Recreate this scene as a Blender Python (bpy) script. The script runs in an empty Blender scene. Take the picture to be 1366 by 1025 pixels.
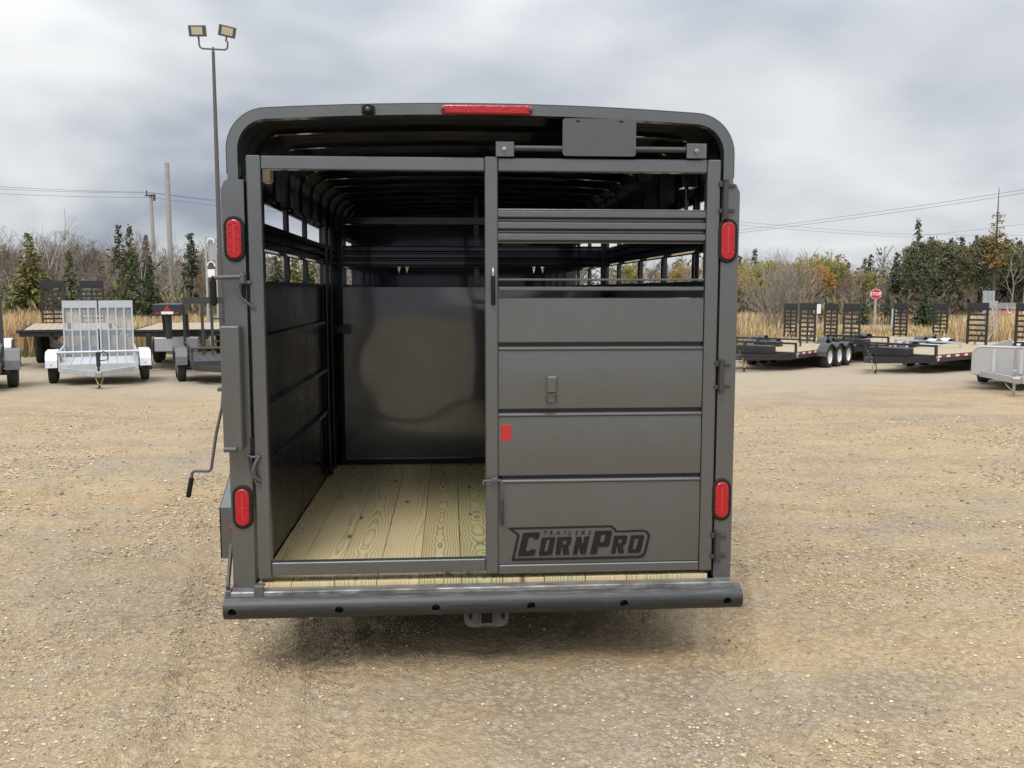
import bpy, math, random
import numpy as np
from mathutils import Vector, Matrix, Euler
PI = math.pi
R = math.radians
random.seed(7)
rng = np.random.default_rng(11)
scene = bpy.context.scene
col = scene.collection

# ------------------------------------------------------------------ camera
cam_d = bpy.data.cameras.new('camera')
cam = bpy.data.objects.new('camera', cam_d)
col.objects.link(cam)
cam.location = (-0.1522, -3.9041, 1.72)
cam.rotation_euler = (PI / 2 - 0.104, 0, -0.0679)
cam_d.sensor_width = 36.0
cam_d.lens = 36.0 * 1210.0 / 1366.0
cam_d.clip_start = 0.05
cam_d.clip_end = 3000
scene.camera = cam
CAM = Vector(cam.location)
YAW = 0.0679


def at(px, d):
    """ground position seen in image column px (of 1366) at horizontal distance d"""
    a = YAW + math.atan((px - 683) / 1210.0)
    return CAM.x + d * math.sin(a), CAM.y + d * math.cos(a)


def zat(py, d, px=683):
    """height seen in image row py (column px) at distance d"""
    b = (512.5 - py) / 1210.0
    c, s = math.cos(.104), math.sin(.104)
    a = (px - 683) / 1210.0
    return 1.72 + d * (b * c - s) / math.hypot(c + b * s, a)


# ------------------------------------------------------------------ world (overcast sky)
SUN_EL, SUN_AZ = R(53), R(196)
world = bpy.data.worlds.new('World')
scene.world = world
world.use_nodes = True
wn = world.node_tree
for n in list(wn.nodes):
    wn.nodes.remove(n)


def wnode(t, **kw):
    n = wn.nodes.new(t)
    for k, v in kw.items():
        setattr(n, k, v)
    return n


def wl(a, b):
    wn.links.new(a, b)


w_out = wnode('ShaderNodeOutputWorld')
w_bg = wnode('ShaderNodeBackground')
w_bg.inputs[1].default_value = 1.0
sky = wnode('ShaderNodeTexSky')
sky.sky_type = 'NISHITA'
sky.sun_disc = False
sky.sun_elevation = SUN_EL
sky.sun_rotation = SUN_AZ
skm = wnode('ShaderNodeVectorMath', operation='SCALE')
skm.inputs['Scale'].default_value = 0.09
wl(sky.outputs[0], skm.inputs[0])
tc = wnode('ShaderNodeTexCoord')
sep = wnode('ShaderNodeSeparateXYZ')
wl(tc.outputs['Generated'], sep.inputs[0])
zc = wnode('ShaderNodeMath', operation='MAXIMUM')
wl(sep.outputs[2], zc.inputs[0])
zc.inputs[1].default_value = 0.0
za = wnode('ShaderNodeMath', operation='ADD')
wl(zc.outputs[0], za.inputs[0])
za.inputs[1].default_value = 0.30
dx = wnode('ShaderNodeMath', operation='DIVIDE')
dy = wnode('ShaderNodeMath', operation='DIVIDE')
wl(sep.outputs[0], dx.inputs[0]); wl(za.outputs[0], dx.inputs[1])
wl(sep.outputs[1], dy.inputs[0]); wl(za.outputs[0], dy.inputs[1])
cv = wnode('ShaderNodeCombineXYZ')
wl(dx.outputs[0], cv.inputs[0]); wl(dy.outputs[0], cv.inputs[1])
cv.inputs[2].default_value = 3.37
n1 = wnode('ShaderNodeTexNoise')
n1.inputs['Scale'].default_value = 0.60
n1.inputs['Detail'].default_value = 4
n1.inputs['Roughness'].default_value = 0.52
n1.inputs['Distortion'].default_value = 0.6
wl(cv.outputs[0], n1.inputs['Vector'])
n2 = wnode('ShaderNodeTexNoise')
n2.inputs['Scale'].default_value = 2.1
n2.inputs['Detail'].default_value = 6
n2.inputs['Roughness'].default_value = 0.55
wl(cv.outputs[0], n2.inputs['Vector'])
nm = wnode('ShaderNodeMix')
nm.data_type = 'FLOAT'
nm.inputs[0].default_value = 0.16
wl(n1.outputs['Fac'], nm.inputs[2]); wl(n2.outputs['Fac'], nm.inputs[3])
ramp = wnode('ShaderNodeValToRGB')
e = ramp.color_ramp.elements
e[0].position = 0.39; e[0].color = (0.225, 0.252, 0.305, 1)
e[1].position = 0.60; e[1].color = (0.67, 0.675, 0.675, 1)
m_ = ramp.color_ramp.elements.new(0.5)
m_.color = (0.465, 0.482, 0.508, 1)
wl(nm.outputs[0], ramp.inputs[0])
# an overcast dome is brighter towards the zenith
el = wnode('ShaderNodeMapRange')
el.inputs[1].default_value = 0.22; el.inputs[2].default_value = 1.0
el.inputs[3].default_value = 1.0; el.inputs[4].default_value = 2.9
wl(sep.outputs[2], el.inputs[0])
cs = wnode('ShaderNodeVectorMath', operation='SCALE')
wl(ramp.outputs[0], cs.inputs[0]); wl(el.outputs[0], cs.inputs['Scale'])
mx = wnode('ShaderNodeMix')
mx.data_type = 'RGBA'
mx.inputs[0].default_value = 0.93
wl(skm.outputs[0], mx.inputs[6]); wl(cs.outputs[0], mx.inputs[7])
wl(mx.outputs[2], w_bg.inputs[0])
wl(w_bg.outputs[0], w_out.inputs[0])

# ------------------------------------------------------------------ sun (soft, behind cloud)
sd = bpy.data.lights.new('sun', 'SUN')
sd.energy = 1.5
sd.angle = R(22)
sd.color = (1.0, 0.965, 0.91)
sun = bpy.data.objects.new('sun', sd)
col.objects.link(sun)
sdir = Vector((math.sin(SUN_AZ) * math.cos(SUN_EL), math.cos(SUN_AZ) * math.cos(SUN_EL), math.sin(SUN_EL)))
sun.rotation_euler = sdir.to_track_quat('Z', 'Y').to_euler()
sun.location = (0, 0, 30)

scene.view_settings.view_transform = 'Standard'
scene.view_settings.look = 'None'
scene.view_settings.gamma = 1.0
scene.view_settings.exposure = 0.5
scene.view_settings.use_curve_mapping = False
scene.render.engine = 'CYCLES'
scene.cycles.max_bounces = 6
scene.cycles.diffuse_bounces = 3
scene.cycles.glossy_bounces = 4


# ------------------------------------------------------------------ helpers: objects
def thing(name, label, cat, loc=(0, 0, 0), rot=(0, 0, 0), group=None, scale=1.0):
    o = bpy.data.objects.new(name, None)
    o.empty_display_size = 0.2
    col.objects.link(o)
    o.location = loc
    o.rotation_euler = rot
    o.scale = (scale,) * 3
    tag(o, label, cat, group)
    return o


def tag(o, label=None, cat=None, group=None, kind=None):
    if label: o['label'] = label
    if cat: o['category'] = cat
    if group: o['group'] = group
    if kind: o['kind'] = kind
    return o


def link(name, me, parent=None, loc=None, rot=None):
    o = bpy.data.objects.new(name, me)
    col.objects.link(o)
    if parent is not None: o.parent = parent
    if loc is not None: o.location = loc
    if rot is not None: o.rotation_euler = rot
    return o


def copy_tree(o, parent=None):
    c = o.copy()
    col.objects.link(c)
    c.parent = parent
    for ch in o.children:
        copy_tree(ch, c)
    return c


class MB:
    """collects polygons; build() links them as one mesh object"""
    def __init__(s):
        s.v = []; s.f = []; s.sm = []

    def add(s, verts, faces, smooth=False):
        b = len(s.v)
        s.v.extend([tuple(p) for p in verts])
        for f in faces:
            s.f.append(tuple(b + i for i in f)); s.sm.append(smooth)
        return s

    def box(s, x0, x1, y0, y1, z0, z1):
        v = [(x, y, z) for z in (z0, z1) for y in (y0, y1) for x in (x0, x1)]
        return s.add(v, [(0, 2, 3, 1), (4, 5, 7, 6), (0, 1, 5, 4), (2, 6, 7, 3), (0, 4, 6, 2), (1, 3, 7, 5)])

    def rbox(s, x0, x1, y0, y1, z0, z1, b):
        """box with chamfered edges"""
        vs = []; idx = {}
        cx, cy, cz = (x0 + x1) / 2, (y0 + y1) / 2, (z0 + z1) / 2
        hx, hy, hz = (x1 - x0) / 2, (y1 - y0) / 2, (z1 - z0) / 2
        b = min(b, hx * .9, hy * .9, hz * .9)
        for sx in (-1, 1):
            for sy in (-1, 1):
                for sz in (-1, 1):
                    for a in range(3):
                        o = [hx - b, hy - b, hz - b]; o[a] += b
                        idx[(sx, sy, sz, a)] = len(vs)
                        vs.append((cx + sx * o[0], cy + sy * o[1], cz + sz * o[2]))
        fs = []
        I = lambda sx, sy, sz, a: idx[(sx, sy, sz, a)]
        for q in (-1, 1):
            o4 = [(-1, -1), (1, -1), (1, 1), (-1, 1)]
            fx = [I(q, a, c, 0) for a, c in o4]; fy = [I(a, q, c, 1) for a, c in o4]; fz = [I(a, c, q, 2) for a, c in o4]
            fs += [fx if q > 0 else fx[::-1], fy[::-1] if q > 0 else fy, fz if q > 0 else fz[::-1]]
        for a in (-1, 1):
            for c in (-1, 1):
                fs.append([I(-1, a, c, 1), I(1, a, c, 1), I(1, a, c, 2), I(-1, a, c, 2)] if a * c > 0 else [I(-1, a, c, 2), I(1, a, c, 2), I(1, a, c, 1), I(-1, a, c, 1)])
                fs.append([I(a, -1, c, 2), I(a, 1, c, 2), I(a, 1, c, 0), I(a, -1, c, 0)] if a * c > 0 else [I(a, -1, c, 0), I(a, 1, c, 0), I(a, 1, c, 2), I(a, -1, c, 2)])
                fs.append([I(a, c, -1, 0), I(a, c, 1, 0), I(a, c, 1, 1), I(a, c, -1, 1)] if a * c > 0 else [I(a, c, -1, 1), I(a, c, 1, 1), I(a, c, 1, 0), I(a, c, -1, 0)])
        for sx in (-1, 1):
            for sy in (-1, 1):
                for sz in (-1, 1):
                    t = [I(sx, sy, sz, 0), I(sx, sy, sz, 1), I(sx, sy, sz, 2)]
                    fs.append(t if sx * sy * sz > 0 else t[::-1])
        return s.add(vs, fs)

    def tube(s, pts, r, n=8, caps=True, smooth=True):
        """round tube along a polyline; r a number or one per point"""
        pts = [Vector(p) for p in pts]
        rs = [r] * len(pts) if not hasattr(r, '__len__') else list(r)
        rings = []
        d0 = (pts[1] - pts[0]).normalized()
        up = Vector((0, 0, 1)) if abs(d0.z) < .9 else Vector((1, 0, 0))
        u = d0.cross(up).normalized()
        for i, p in enumerate(pts):
            if i == 0: d = pts[1] - pts[0]
            elif i == len(pts) - 1: d = pts[-1] - pts[-2]
            else: d = (pts[i + 1] - pts[i]).normalized() + (pts[i] - pts[i - 1]).normalized()
            d.normalize()
            u = (u - d * u.dot(d)).normalized()
            w = d.cross(u)
            rings.append([p + (u * math.cos(2 * PI * k / n) + w * math.sin(2 * PI * k / n)) * rs[i] for k in range(n)])
        vs = [q for ring in rings for q in ring]
        fs = [(i * n + k, i * n + (k + 1) % n, (i + 1) * n + (k + 1) % n, (i + 1) * n + k) for i in range(len(pts) - 1) for k in range(n)]
        s.add(vs, fs, smooth)
        if caps:
            s.add(rings[0], [tuple(range(n))[::-1]])
            s.add(rings[-1], [tuple(range(n))])
        return s

    def beam(s, p, q, w, h, up=(0, 0, 1)):
        """rectangular bar from p to q"""
        p, q = Vector(p), Vector(q)
        d = (q - p).normalized()
        upv = Vector(up)
        if abs(d.dot(upv)) > .98: upv = Vector((0, 1, 0))
        a = d.cross(upv).normalized() * (w / 2)
        b = a.cross(d).normalized() * (h / 2)
        v = [p - a - b, p + a - b, p + a + b, p - a + b, q - a - b, q + a - b, q + a + b, q - a + b]
        return s.add(v, [(0, 1, 2, 3), (7, 6, 5, 4), (0, 4, 5, 1), (1, 5, 6, 2), (2, 6, 7, 3), (3, 7, 4, 0)])

    def extrude(s, prof, p, q, ax1, ax2, closed=True, caps=True, smooth=False):
        """2D profile (a,b) on axes ax1, ax2 swept straight from p to q"""
        p, q, ax1, ax2 = Vector(p), Vector(q), Vector(ax1), Vector(ax2)
        n = len(prof)
        A = [p + ax1 * a + ax2 * b for a, b in prof]
        B = [q + ax1 * a + ax2 * b for a, b in prof]
        m = n if closed else n - 1
        s.add(A + B, [(i, (i + 1) % n, n + (i + 1) % n, n + i) for i in range(m)], smooth)
        if closed and caps:
            s.add(A, [tuple(range(n))[::-1]]); s.add(B, [tuple(range(n))])
        return s

    def lathe(s, prof, c, axis='x', n=20, smooth=True):
        """profile (along, radius) spun about an axis through c"""
        c = Vector(c); vs = []
        for a, r in prof:
            for k in range(n):
                t = 2 * PI * k / n; u, w = r * math.cos(t), r * math.sin(t)
                vs.append(c + Vector({'x': (a, u, w), 'y': (u, a, w), 'z': (u, w, a)}[axis]))
        m = len(prof)
        fs = [(i * n + k, i * n + (k + 1) % n, (i + 1) * n + (k + 1) % n, (i + 1) * n + k) for i in range(m - 1) for k in range(n)]
        return s.add(vs, fs, smooth)

    def mesh(s, name, mat):
        me = bpy.data.meshes.new(name)
        me.from_pydata(s.v, [], s.f)
        me.polygons.foreach_set('use_smooth', s.sm)
        if mat: me.materials.append(mat)
        me.update()
        return me

    def build(s, name, mat, parent=None, bevel=0, fix=True):
        me = s.mesh(name, mat)
        if fix:
            import bmesh
            bm = bmesh.new(); bm.from_mesh(me)
            bmesh.ops.recalc_face_normals(bm, faces=bm.faces)
            bm.to_mesh(me); bm.free()
        o = link(name, me, parent)
        if bevel:
            b = o.modifiers.new('bevel', 'BEVEL')
            b.width = bevel; b.segments = 2; b.limit_method = 'ANGLE'; b.angle_limit = R(40)
            b.harden_normals = False
        return o


def big_mesh(name, V, F, mat, tint=None, smooth=False):
    """numpy mesh: V (n,3), F (m,3 or 4) ints; tint (n,3) colours"""
    me = bpy.data.meshes.new(name)
    V = np.asarray(V, np.float32); F = np.asarray(F, np.int32)
    k = F.shape[1]
    me.vertices.add(len(V)); me.vertices.foreach_set('co', V.ravel())
    me.loops.add(F.size); me.loops.foreach_set('vertex_index', F.ravel())
    me.polygons.add(len(F))
    me.polygons.foreach_set('loop_start', np.arange(0, F.size, k, dtype=np.int32))
    me.polygons.foreach_set('loop_total', np.full(len(F), k, np.int32))
    me.polygons.foreach_set('use_smooth', np.full(len(F), smooth, bool))
    me.update(calc_edges=True)
    me.validate()
    if tint is not None:
        a = me.color_attributes.new('tint', 'FLOAT_COLOR', 'POINT')
        c = np.ones((len(V), 4), np.float32); c[:, :3] = tint
        a.data.foreach_set('color', c.ravel())
    if mat: me.materials.append(mat)
    return me


# ------------------------------------------------------------------ helpers: materials
class NT:
    def __init__(s, name):
        s.m = bpy.data.materials.new(name); s.m.use_nodes = True
        s.t = s.m.node_tree
        s.b = s.t.nodes['Principled BSDF']

    def n(s, t, ins=None, **kw):
        n = s.t.nodes.new('ShaderNode' + t)
        for k, v in kw.items(): setattr(n, k, v)
        for k, v in (ins or {}).items(): s.put(n.inputs[k], v)
        return n

    def put(s, sock, v):
        if isinstance(v, bpy.types.NodeSocket): s.t.links.new(v, sock)
        else: sock.default_value = v

    def coord(s, kind='Object'):
        return s.n('TexCoord').outputs[kind]

    def noise(s, vec, scale, detail=4, rough=.55, dist=0.0):
        return s.n('TexNoise', {'Vector': vec, 'Scale': scale, 'Detail': detail, 'Roughness': rough, 'Distortion': dist}).outputs['Fac']

    def ramp(s, fac, stops):
        r = s.n('ValToRGB', {'Fac': fac}); els = r.color_ramp.elements
        while len(els) < len(stops): els.new(.5)
        for e_, (p, c) in zip(els, stops):
            e_.position = p; e_.color = (c, c, c, 1) if not hasattr(c, '__len__') else (*c[:3], 1)
        return r.outputs['Color']

    def mix(s, fac, a, b, blend='MIX'):
        n = s.n('Mix', data_type='RGBA', blend_type=blend)
        for i, v in ((0, fac), (6, a), (7, b)):
            if not isinstance(v, bpy.types.NodeSocket) and hasattr(v, '__len__') and len(v) == 3: v = (*v, 1)
            s.put(n.inputs[i], v)
        return n.outputs[2]

    def math(s, op, a, b=0.0):
        n = s.n('Math', operation=op); s.put(n.inputs[0], a); s.put(n.inputs[1], b)
        return n.outputs[0]

    def bump(s, h, strength, dist=.01, normal=None):
        ins = {'Height': h, 'Strength': strength, 'Distance': dist}
        if normal is not None: ins['Normal'] = normal
        return s.n('Bump', ins).outputs[0]

    def set(s, **kw):
        for k, v in kw.items():
            k = k.replace('_', ' ')
            if not isinstance(v, bpy.types.NodeSocket) and hasattr(v, '__len__') and len(v) == 3 and k.endswith('Color'): v = (*v, 1)
            s.put(s.b.inputs[k], v)
        return s.m


def simple(name, colr, rough=.6, metal=0.0, var=.15, scale=20, bump=0.0, coat=0.0, spec=None):
    q = NT(name)
    co = q.coord()
    nz = q.noise(co, scale, 5)
    lo = tuple(c * (1 - var) for c in colr); hi = tuple(min(1, c * (1 + var)) for c in colr)
    c = q.mix(nz, lo, hi)
    r = q.n('MapRange', {0: q.noise(co, scale * 2.3, 3), 3: max(.03, rough - .1), 4: min(1, rough + .1)}).outputs[0]
    q.set(Base_Color=c, Roughness=r, Metallic=metal)
    if spec is not None: q.set(Specular_IOR_Level=spec)
    if coat: q.set(Coat_Weight=coat, Coat_Roughness=.08)
    if bump: q.set(Normal=q.bump(q.noise(co, scale * 3, 4), bump, .005))
    return q.m


M = {}
# charcoal metallic paint of the stock trailer
def paint(name, wave, rough=.3, dust=.25, grain=.06, lo=(.110, .117, .122), hi=(.195, .205, .212), coat=(.35, .12, 1.5)):
    q = NT(name); co = q.coord()
    flake = q.noise(co, 900, 1)
    base = q.mix(q.ramp(flake, [(.35, .0), (.7, 1.0)]), lo, hi)
    dirt = q.ramp(q.noise(co, 2.2, 7, .62), [(.45, 0.0), (.8, 1.0)])
    base = q.mix(q.math('MULTIPLY', dirt, dust), base, (.16, .145, .12))
    if dust > .1:
        chip = q.ramp(q.noise(q.n('Mapping', {'Vector': co, 'Scale': (1, 1, .25)}).outputs[0], 55, 3, .7), [(.735, 0.0), (.76, .6)])
        base = q.mix(chip, base, (.33, .33, .32))
    r = q.n('MapRange', {0: q.noise(q.n('Mapping', {'Vector': co, 'Scale': (1, 1, .3 if dust > .1 else 1)}).outputs[0], 6 if dust > .1 else 2.5, 6 if dust > .1 else 3, .6), 1: .3, 2: .7, 3: rough - .09, 4: rough + .13}).outputs[0]
    fine = q.bump(q.noise(co, 260, 2), grain, .002)
    big = q.bump(q.noise(co, wave[0], 2, .4), wave[1], wave[2], fine) if wave else fine
    return q.set(Base_Color=base, Metallic=.72, Roughness=r, Normal=big, Coat_Weight=coat[0], Coat_Roughness=coat[1], Coat_IOR=coat[2])


M['paint'] = paint('charcoal_paint', (2.4, .28, .03), .28, .2)
DK = dict(lo=(.012, .014, .019), hi=(.024, .027, .034))     # same charcoal paint inside, with the shade put into its colour
M['inside'] = paint('shaded_paint_inside', (.9, .03, .02), .16, .02, .0, coat=(.45, .05, 1.5), **DK)
M['mirror'] = paint('shaded_paint_panel', None, .34, .02, .01, lo=(.040, .047, .053), hi=(.066, .075, .083), coat=(1.0, .09, 1.75))  # charcoal paint again, colour darkened for the shade at the centre gate
M['ceiling'] = paint('shaded_paint_ceiling', (.8, .015, .02), .14, .0, .0, coat=(.3, .04, 1.45), **DK)
M['liner'] = paint('shaded_paint_liner', (1.2, .05, .02), .3, .03, .0, coat=(.4, .12, 1.5), **DK)


def wood():
    q = NT('treated_pine')
    co = q.coord()
    oi = q.n('ObjectInfo').outputs['Random']
    sp = q.n('SeparateXYZ', {0: co})
    rnd = lambda k: q.math('FRACT', q.math('MULTIPLY', oi, k))
    oc = q.n('SeparateColor', {0: q.n('ObjectInfo').outputs['Color']})
    y = sp.outputs[1]
    wob = q.n('Combine' + 'XYZ', {0: q.math('MULTIPLY', oi, 37.0), 1: y, 2: q.math('MULTIPLY', oi, 91.0)}).outputs[0]
    w1 = q.math('SUBTRACT', q.noise(wob, 1.6, 3, .5), .5)
    w2 = q.math('SUBTRACT', q.noise(q.n('VectorMath', {0: wob, 1: (5.2, 0, 9.1)}, operation='ADD').outputs[0], 2.3, 3, .5), .5)
    amp = q.math('ADD', .012, q.math('MULTIPLY', q.math('POWER', oc.outputs[0], 1.5), .13))
    # distance to a wandering pith under (or beside) the board: gives cathedrals and straight grain
    px = q.math('ADD', q.math('SUBTRACT', sp.outputs[0], q.math('MULTIPLY', q.math('SUBTRACT', oc.outputs[2], .5), .22)), q.math('MULTIPLY', w1, .05))
    pz = q.math('ADD', q.math('ADD', .02, q.math('MULTIPLY', rnd(29.3), .05)), q.math('ADD', q.math('MULTIPLY', w2, amp), q.math('MULTIPLY', y, .010)))
    rr = q.math('SQRT', q.math('ADD', q.math('MULTIPLY', px, px), q.math('MULTIPLY', pz, pz)))
    st = q.n('Mapping', {'Vector': co, 'Scale': (1, .10, 1)}).outputs[0]
    rr = q.math('ADD', rr, q.math('MULTIPLY', q.noise(st, 22, 2), .0035))
    fr = q.math('FRACT', q.math('MULTIPLY', rr, 92.0))
    ring = q.ramp(fr, [(0.0, 0.0), (.55, .25), (.86, 1.0), (1.0, 0.05)])
    tone = q.ramp(oc.outputs[1], [(0.0, (.73, .585, .335)), (.35, (.71, .60, .36)), (.7, (.66, .59, .335)), (1.0, (.56, .55, .295))])
    late = q.mix(rnd(17.1), (.24, .135, .05), (.17, .15, .07))
    strength = q.math('ADD', .38, q.math('MULTIPLY', q.math('POWER', oc.outputs[0], 1.5), .6))
    c = q.mix(q.math('MULTIPLY', ring, strength), tone, late)
    blot = q.ramp(q.noise(st, 7, 4, .6), [(.5, 0.0), (.75, 1.0)])
    c = q.mix(q.math('MULTIPLY', blot, .35), c, (.33, .20, .08))
    # knots
    kv = q.n('Mapping', {'Vector': q.n('VectorMath', {0: co, 1: q.n('CombineXYZ', {0: q.math('MULTIPLY', oi, 50), 1: q.math('MULTIPLY', oi, 77), 2: 0.0}).outputs[0]}, operation='ADD').outputs[0], 'Scale': (7.5, 2.6, 0.0)}).outputs[0]
    kd = q.n('TexVoronoi', {'Vector': kv, 'Scale': 1.0, 'Randomness': 1.0}).outputs['Distance']
    kd = q.math('ADD', kd, q.math('MULTIPLY', q.noise(co, 40, 2), .06))
    kn = q.ramp(kd, [(.095, 1.0), (.16, 0.0)])
    c = q.mix(q.math('MULTIPLY', kn, .85), c, (.10, .05, .022))
    g = q.noise(q.n('Mapping', {'Vector': co, 'Scale': (1, .03, 1)}).outputs[0], 300, 3)
    c = q.mix(q.math('MULTIPLY', g, .25), c, (.26, .19, .09))
    hgt = q.math('ADD', q.math('MULTIPLY', ring, -.4), g)
    return q.set(Base_Color=c, Roughness=.68, Normal=q.bump(hgt, .22, .003))


M['wood'] = wood()


def rubber_bumper():
    q = NT('scuffed_bumper'); co = q.coord()
    s1 = q.n('Mapping', {'Vector': co, 'Scale': (1, 6, 14)}).outputs[0]
    scuff = q.ramp(q.noise(s1, 9, 6, .65), [(.5, 0.0), (.72, 1.0)])
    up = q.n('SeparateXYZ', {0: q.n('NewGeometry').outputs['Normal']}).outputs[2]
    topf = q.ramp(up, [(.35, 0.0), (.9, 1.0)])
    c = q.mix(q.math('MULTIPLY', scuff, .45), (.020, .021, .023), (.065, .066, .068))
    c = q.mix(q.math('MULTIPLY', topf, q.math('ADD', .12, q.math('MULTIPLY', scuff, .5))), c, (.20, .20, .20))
    r = q.n('MapRange', {0: scuff, 3: .46, 4: .7}).outputs[0]
    return q.set(Base_Color=c, Roughness=r, Normal=q.bump(q.noise(s1, 30, 4), .15, .003))


M['bumper'] = rubber_bumper()


def worn_shelf():
    q = NT('worn_steel'); co = q.coord()
    s1 = q.n('Mapping', {'Vector': co, 'Scale': (1, 3, 3)}).outputs[0]
    w = q.ramp(q.noise(s1, 8, 7, .68), [(.4, 0.0), (.62, 1.0)])
    mud = q.ramp(q.noise(co, 17, 5, .6), [(.52, 0.0), (.68, 1.0)])
    c = q.mix(w, (.075, .075, .072), (.30, .31, .31))
    c = q.mix(q.math('MULTIPLY', mud, .6), c, (.22, .17, .11))
    return q.set(Base_Color=c, Metallic=q.math('MULTIPLY', w, .6), Roughness=.45, Normal=q.bump(q.noise(co, 60, 4), .2, .003))


M['shelf'] = worn_shelf()
M['black'] = simple('black_paint', (.022, .022, .024), .42, .0, .25, 9)
M['black_rubber'] = simple('black_rubber', (.013, .013, .014), .6, 0, .2, 30, spec=.22)
M['tyre'] = simple('tyre_rubber', (.028, .027, .026), .85, 0, .35, 12, .3)
M['dark_steel'] = simple('dark_steel_paint', (.055, .056, .057), .45, .3, .2, 14)
M['zinc'] = simple('zinc_hardware', (.46, .46, .45), .38, .85, .2, 40)
M['galv'] = simple('galvanised_steel', (.50, .53, .55), .48, .35, .16, 7)
M['alu'] = simple('mill_aluminium', (.50, .51, .52), .42, .6, .1, 8)
M['fender_white'] = simple('pale_galvanised_fender', (.64, .66, .68), .4, .2, .08, 5)
M['fender_grey'] = simple('grey_fender_paint', (.12, .123, .127), .42, .2, .12, 7)
M['plate'] = simple('plate_backing_grey', (.078, .082, .087), .5, .1, .06, 8)
M['red_lens'] = None
q = NT('red_lens'); co = q.coord()
cell = q.n('TexVoronoi', {'Vector': co, 'Scale': 90.0}).outputs['Distance']
M['red_lens'] = q.set(Base_Color=q.mix(cell, (.45, .008, .016), (.26, .003, .008)), Roughness=.2, Coat_Weight=.3, Coat_Roughness=.05, Normal=q.bump(cell, .35, .004))
M['red_core'] = simple('red_lens_core', (.52, .025, .035), .25, 0, .1, 60)
M['red_tape'] = simple('red_reflector', (.40, .020, .018), .4, 0, .12, 90)
M['white_tape'] = simple('white_reflector', (.72, .72, .70), .35, 0, .08, 90)
M['white_paint'] = simple('white_paint', (.74, .74, .73), .4, 0, .05, 9)
M['decal'] = simple('black_vinyl', (.014, .014, .014), .5, 0, .1, 20, spec=.2)
M['deck'] = simple('pale_deck_board', (.36, .295, .20), .75, 0, .22, 6)
M['chain'] = simple('yellow_zinc_chain', (.55, .43, .18), .4, .7, .2, 30)
M['pole_wood'] = simple('weathered_pole_wood', (.34, .32, .29), .85, 0, .25, 3, .3)
M['lamp_pole'] = simple('bronze_lamp_pole', (.10, .095, .09), .5, .3, .15, 3)
M['lamp_glass'] = simple('floodlight_glass', (.52, .47, .36), .2, .1, .25, 12)
M['wire'] = simple('wire', (.05, .05, .052), .7, 0, .1, 3)
M['stop_red'] = simple('stop_sign_red', (.50, .022, .03), .45, 0, .06, 5)
M['sign_white'] = simple('sign_white', (.78, .78, .76), .5, 0, .05, 5)
M['car_red'] = simple('red_car_paint', (.30, .018, .03), .25, .3, .05, 3, 0, .6)
M['glass'] = simple('dark_glass', (.05, .06, .065), .08, 0, .05, 3)
M['pink_glass'] = simple('windscreen_glass', (.12, .12, .13), .12, 0, .05, 3)
M['box_grey'] = simple('utility_box_grey', (.33, .36, .37), .5, .2, .1, 4)


def tinted(name, base, rough=.85, var=.35, scale=1.5):
    q = NT(name)
    a = q.n('Attribute', attribute_name='tint').outputs['Color']
    nz = q.noise(q.coord(), scale, 4)
    c = q.mix(1.0, a, q.mix(nz, tuple(b * (1 - var) for b in base), tuple(b * (1 + var) for b in base)), 'MULTIPLY')
    return q.set(Base_Color=c, Roughness=rough, Specular_IOR_Level=.25)


M['needle'] = tinted('conifer_needles', (.085, .098, .052))
M['pine_needle'] = tinted('pine_needles', (.15, .152, .085))
M['gold_needle'] = tinted('golden_needles', (.28, .185, .05))
M['leaf'] = tinted('autumn_leaves', (.33, .265, .085))
M['bark'] = simple('grey_brown_bark', (.27, .235, .20), .9, 0, .35, 6)
M['bark_pale'] = simple('pale_birch_bark', (.46, .43, .39), .85, 0, .3, 6)
M['bark_dark'] = simple('dark_conifer_bark', (.075, .064, .054), .9, 0, .3, 6)
M['reed'] = tinted('dry_reeds', (.56, .435, .265), .85, .2, .3)
M['green_grass'] = tinted('verge_grass', (.17, .155, .055), .9, .3, .5)
M['pebble'] = tinted('gravel_stone', (.46, .40, .305), .85, .25, 14)


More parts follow.
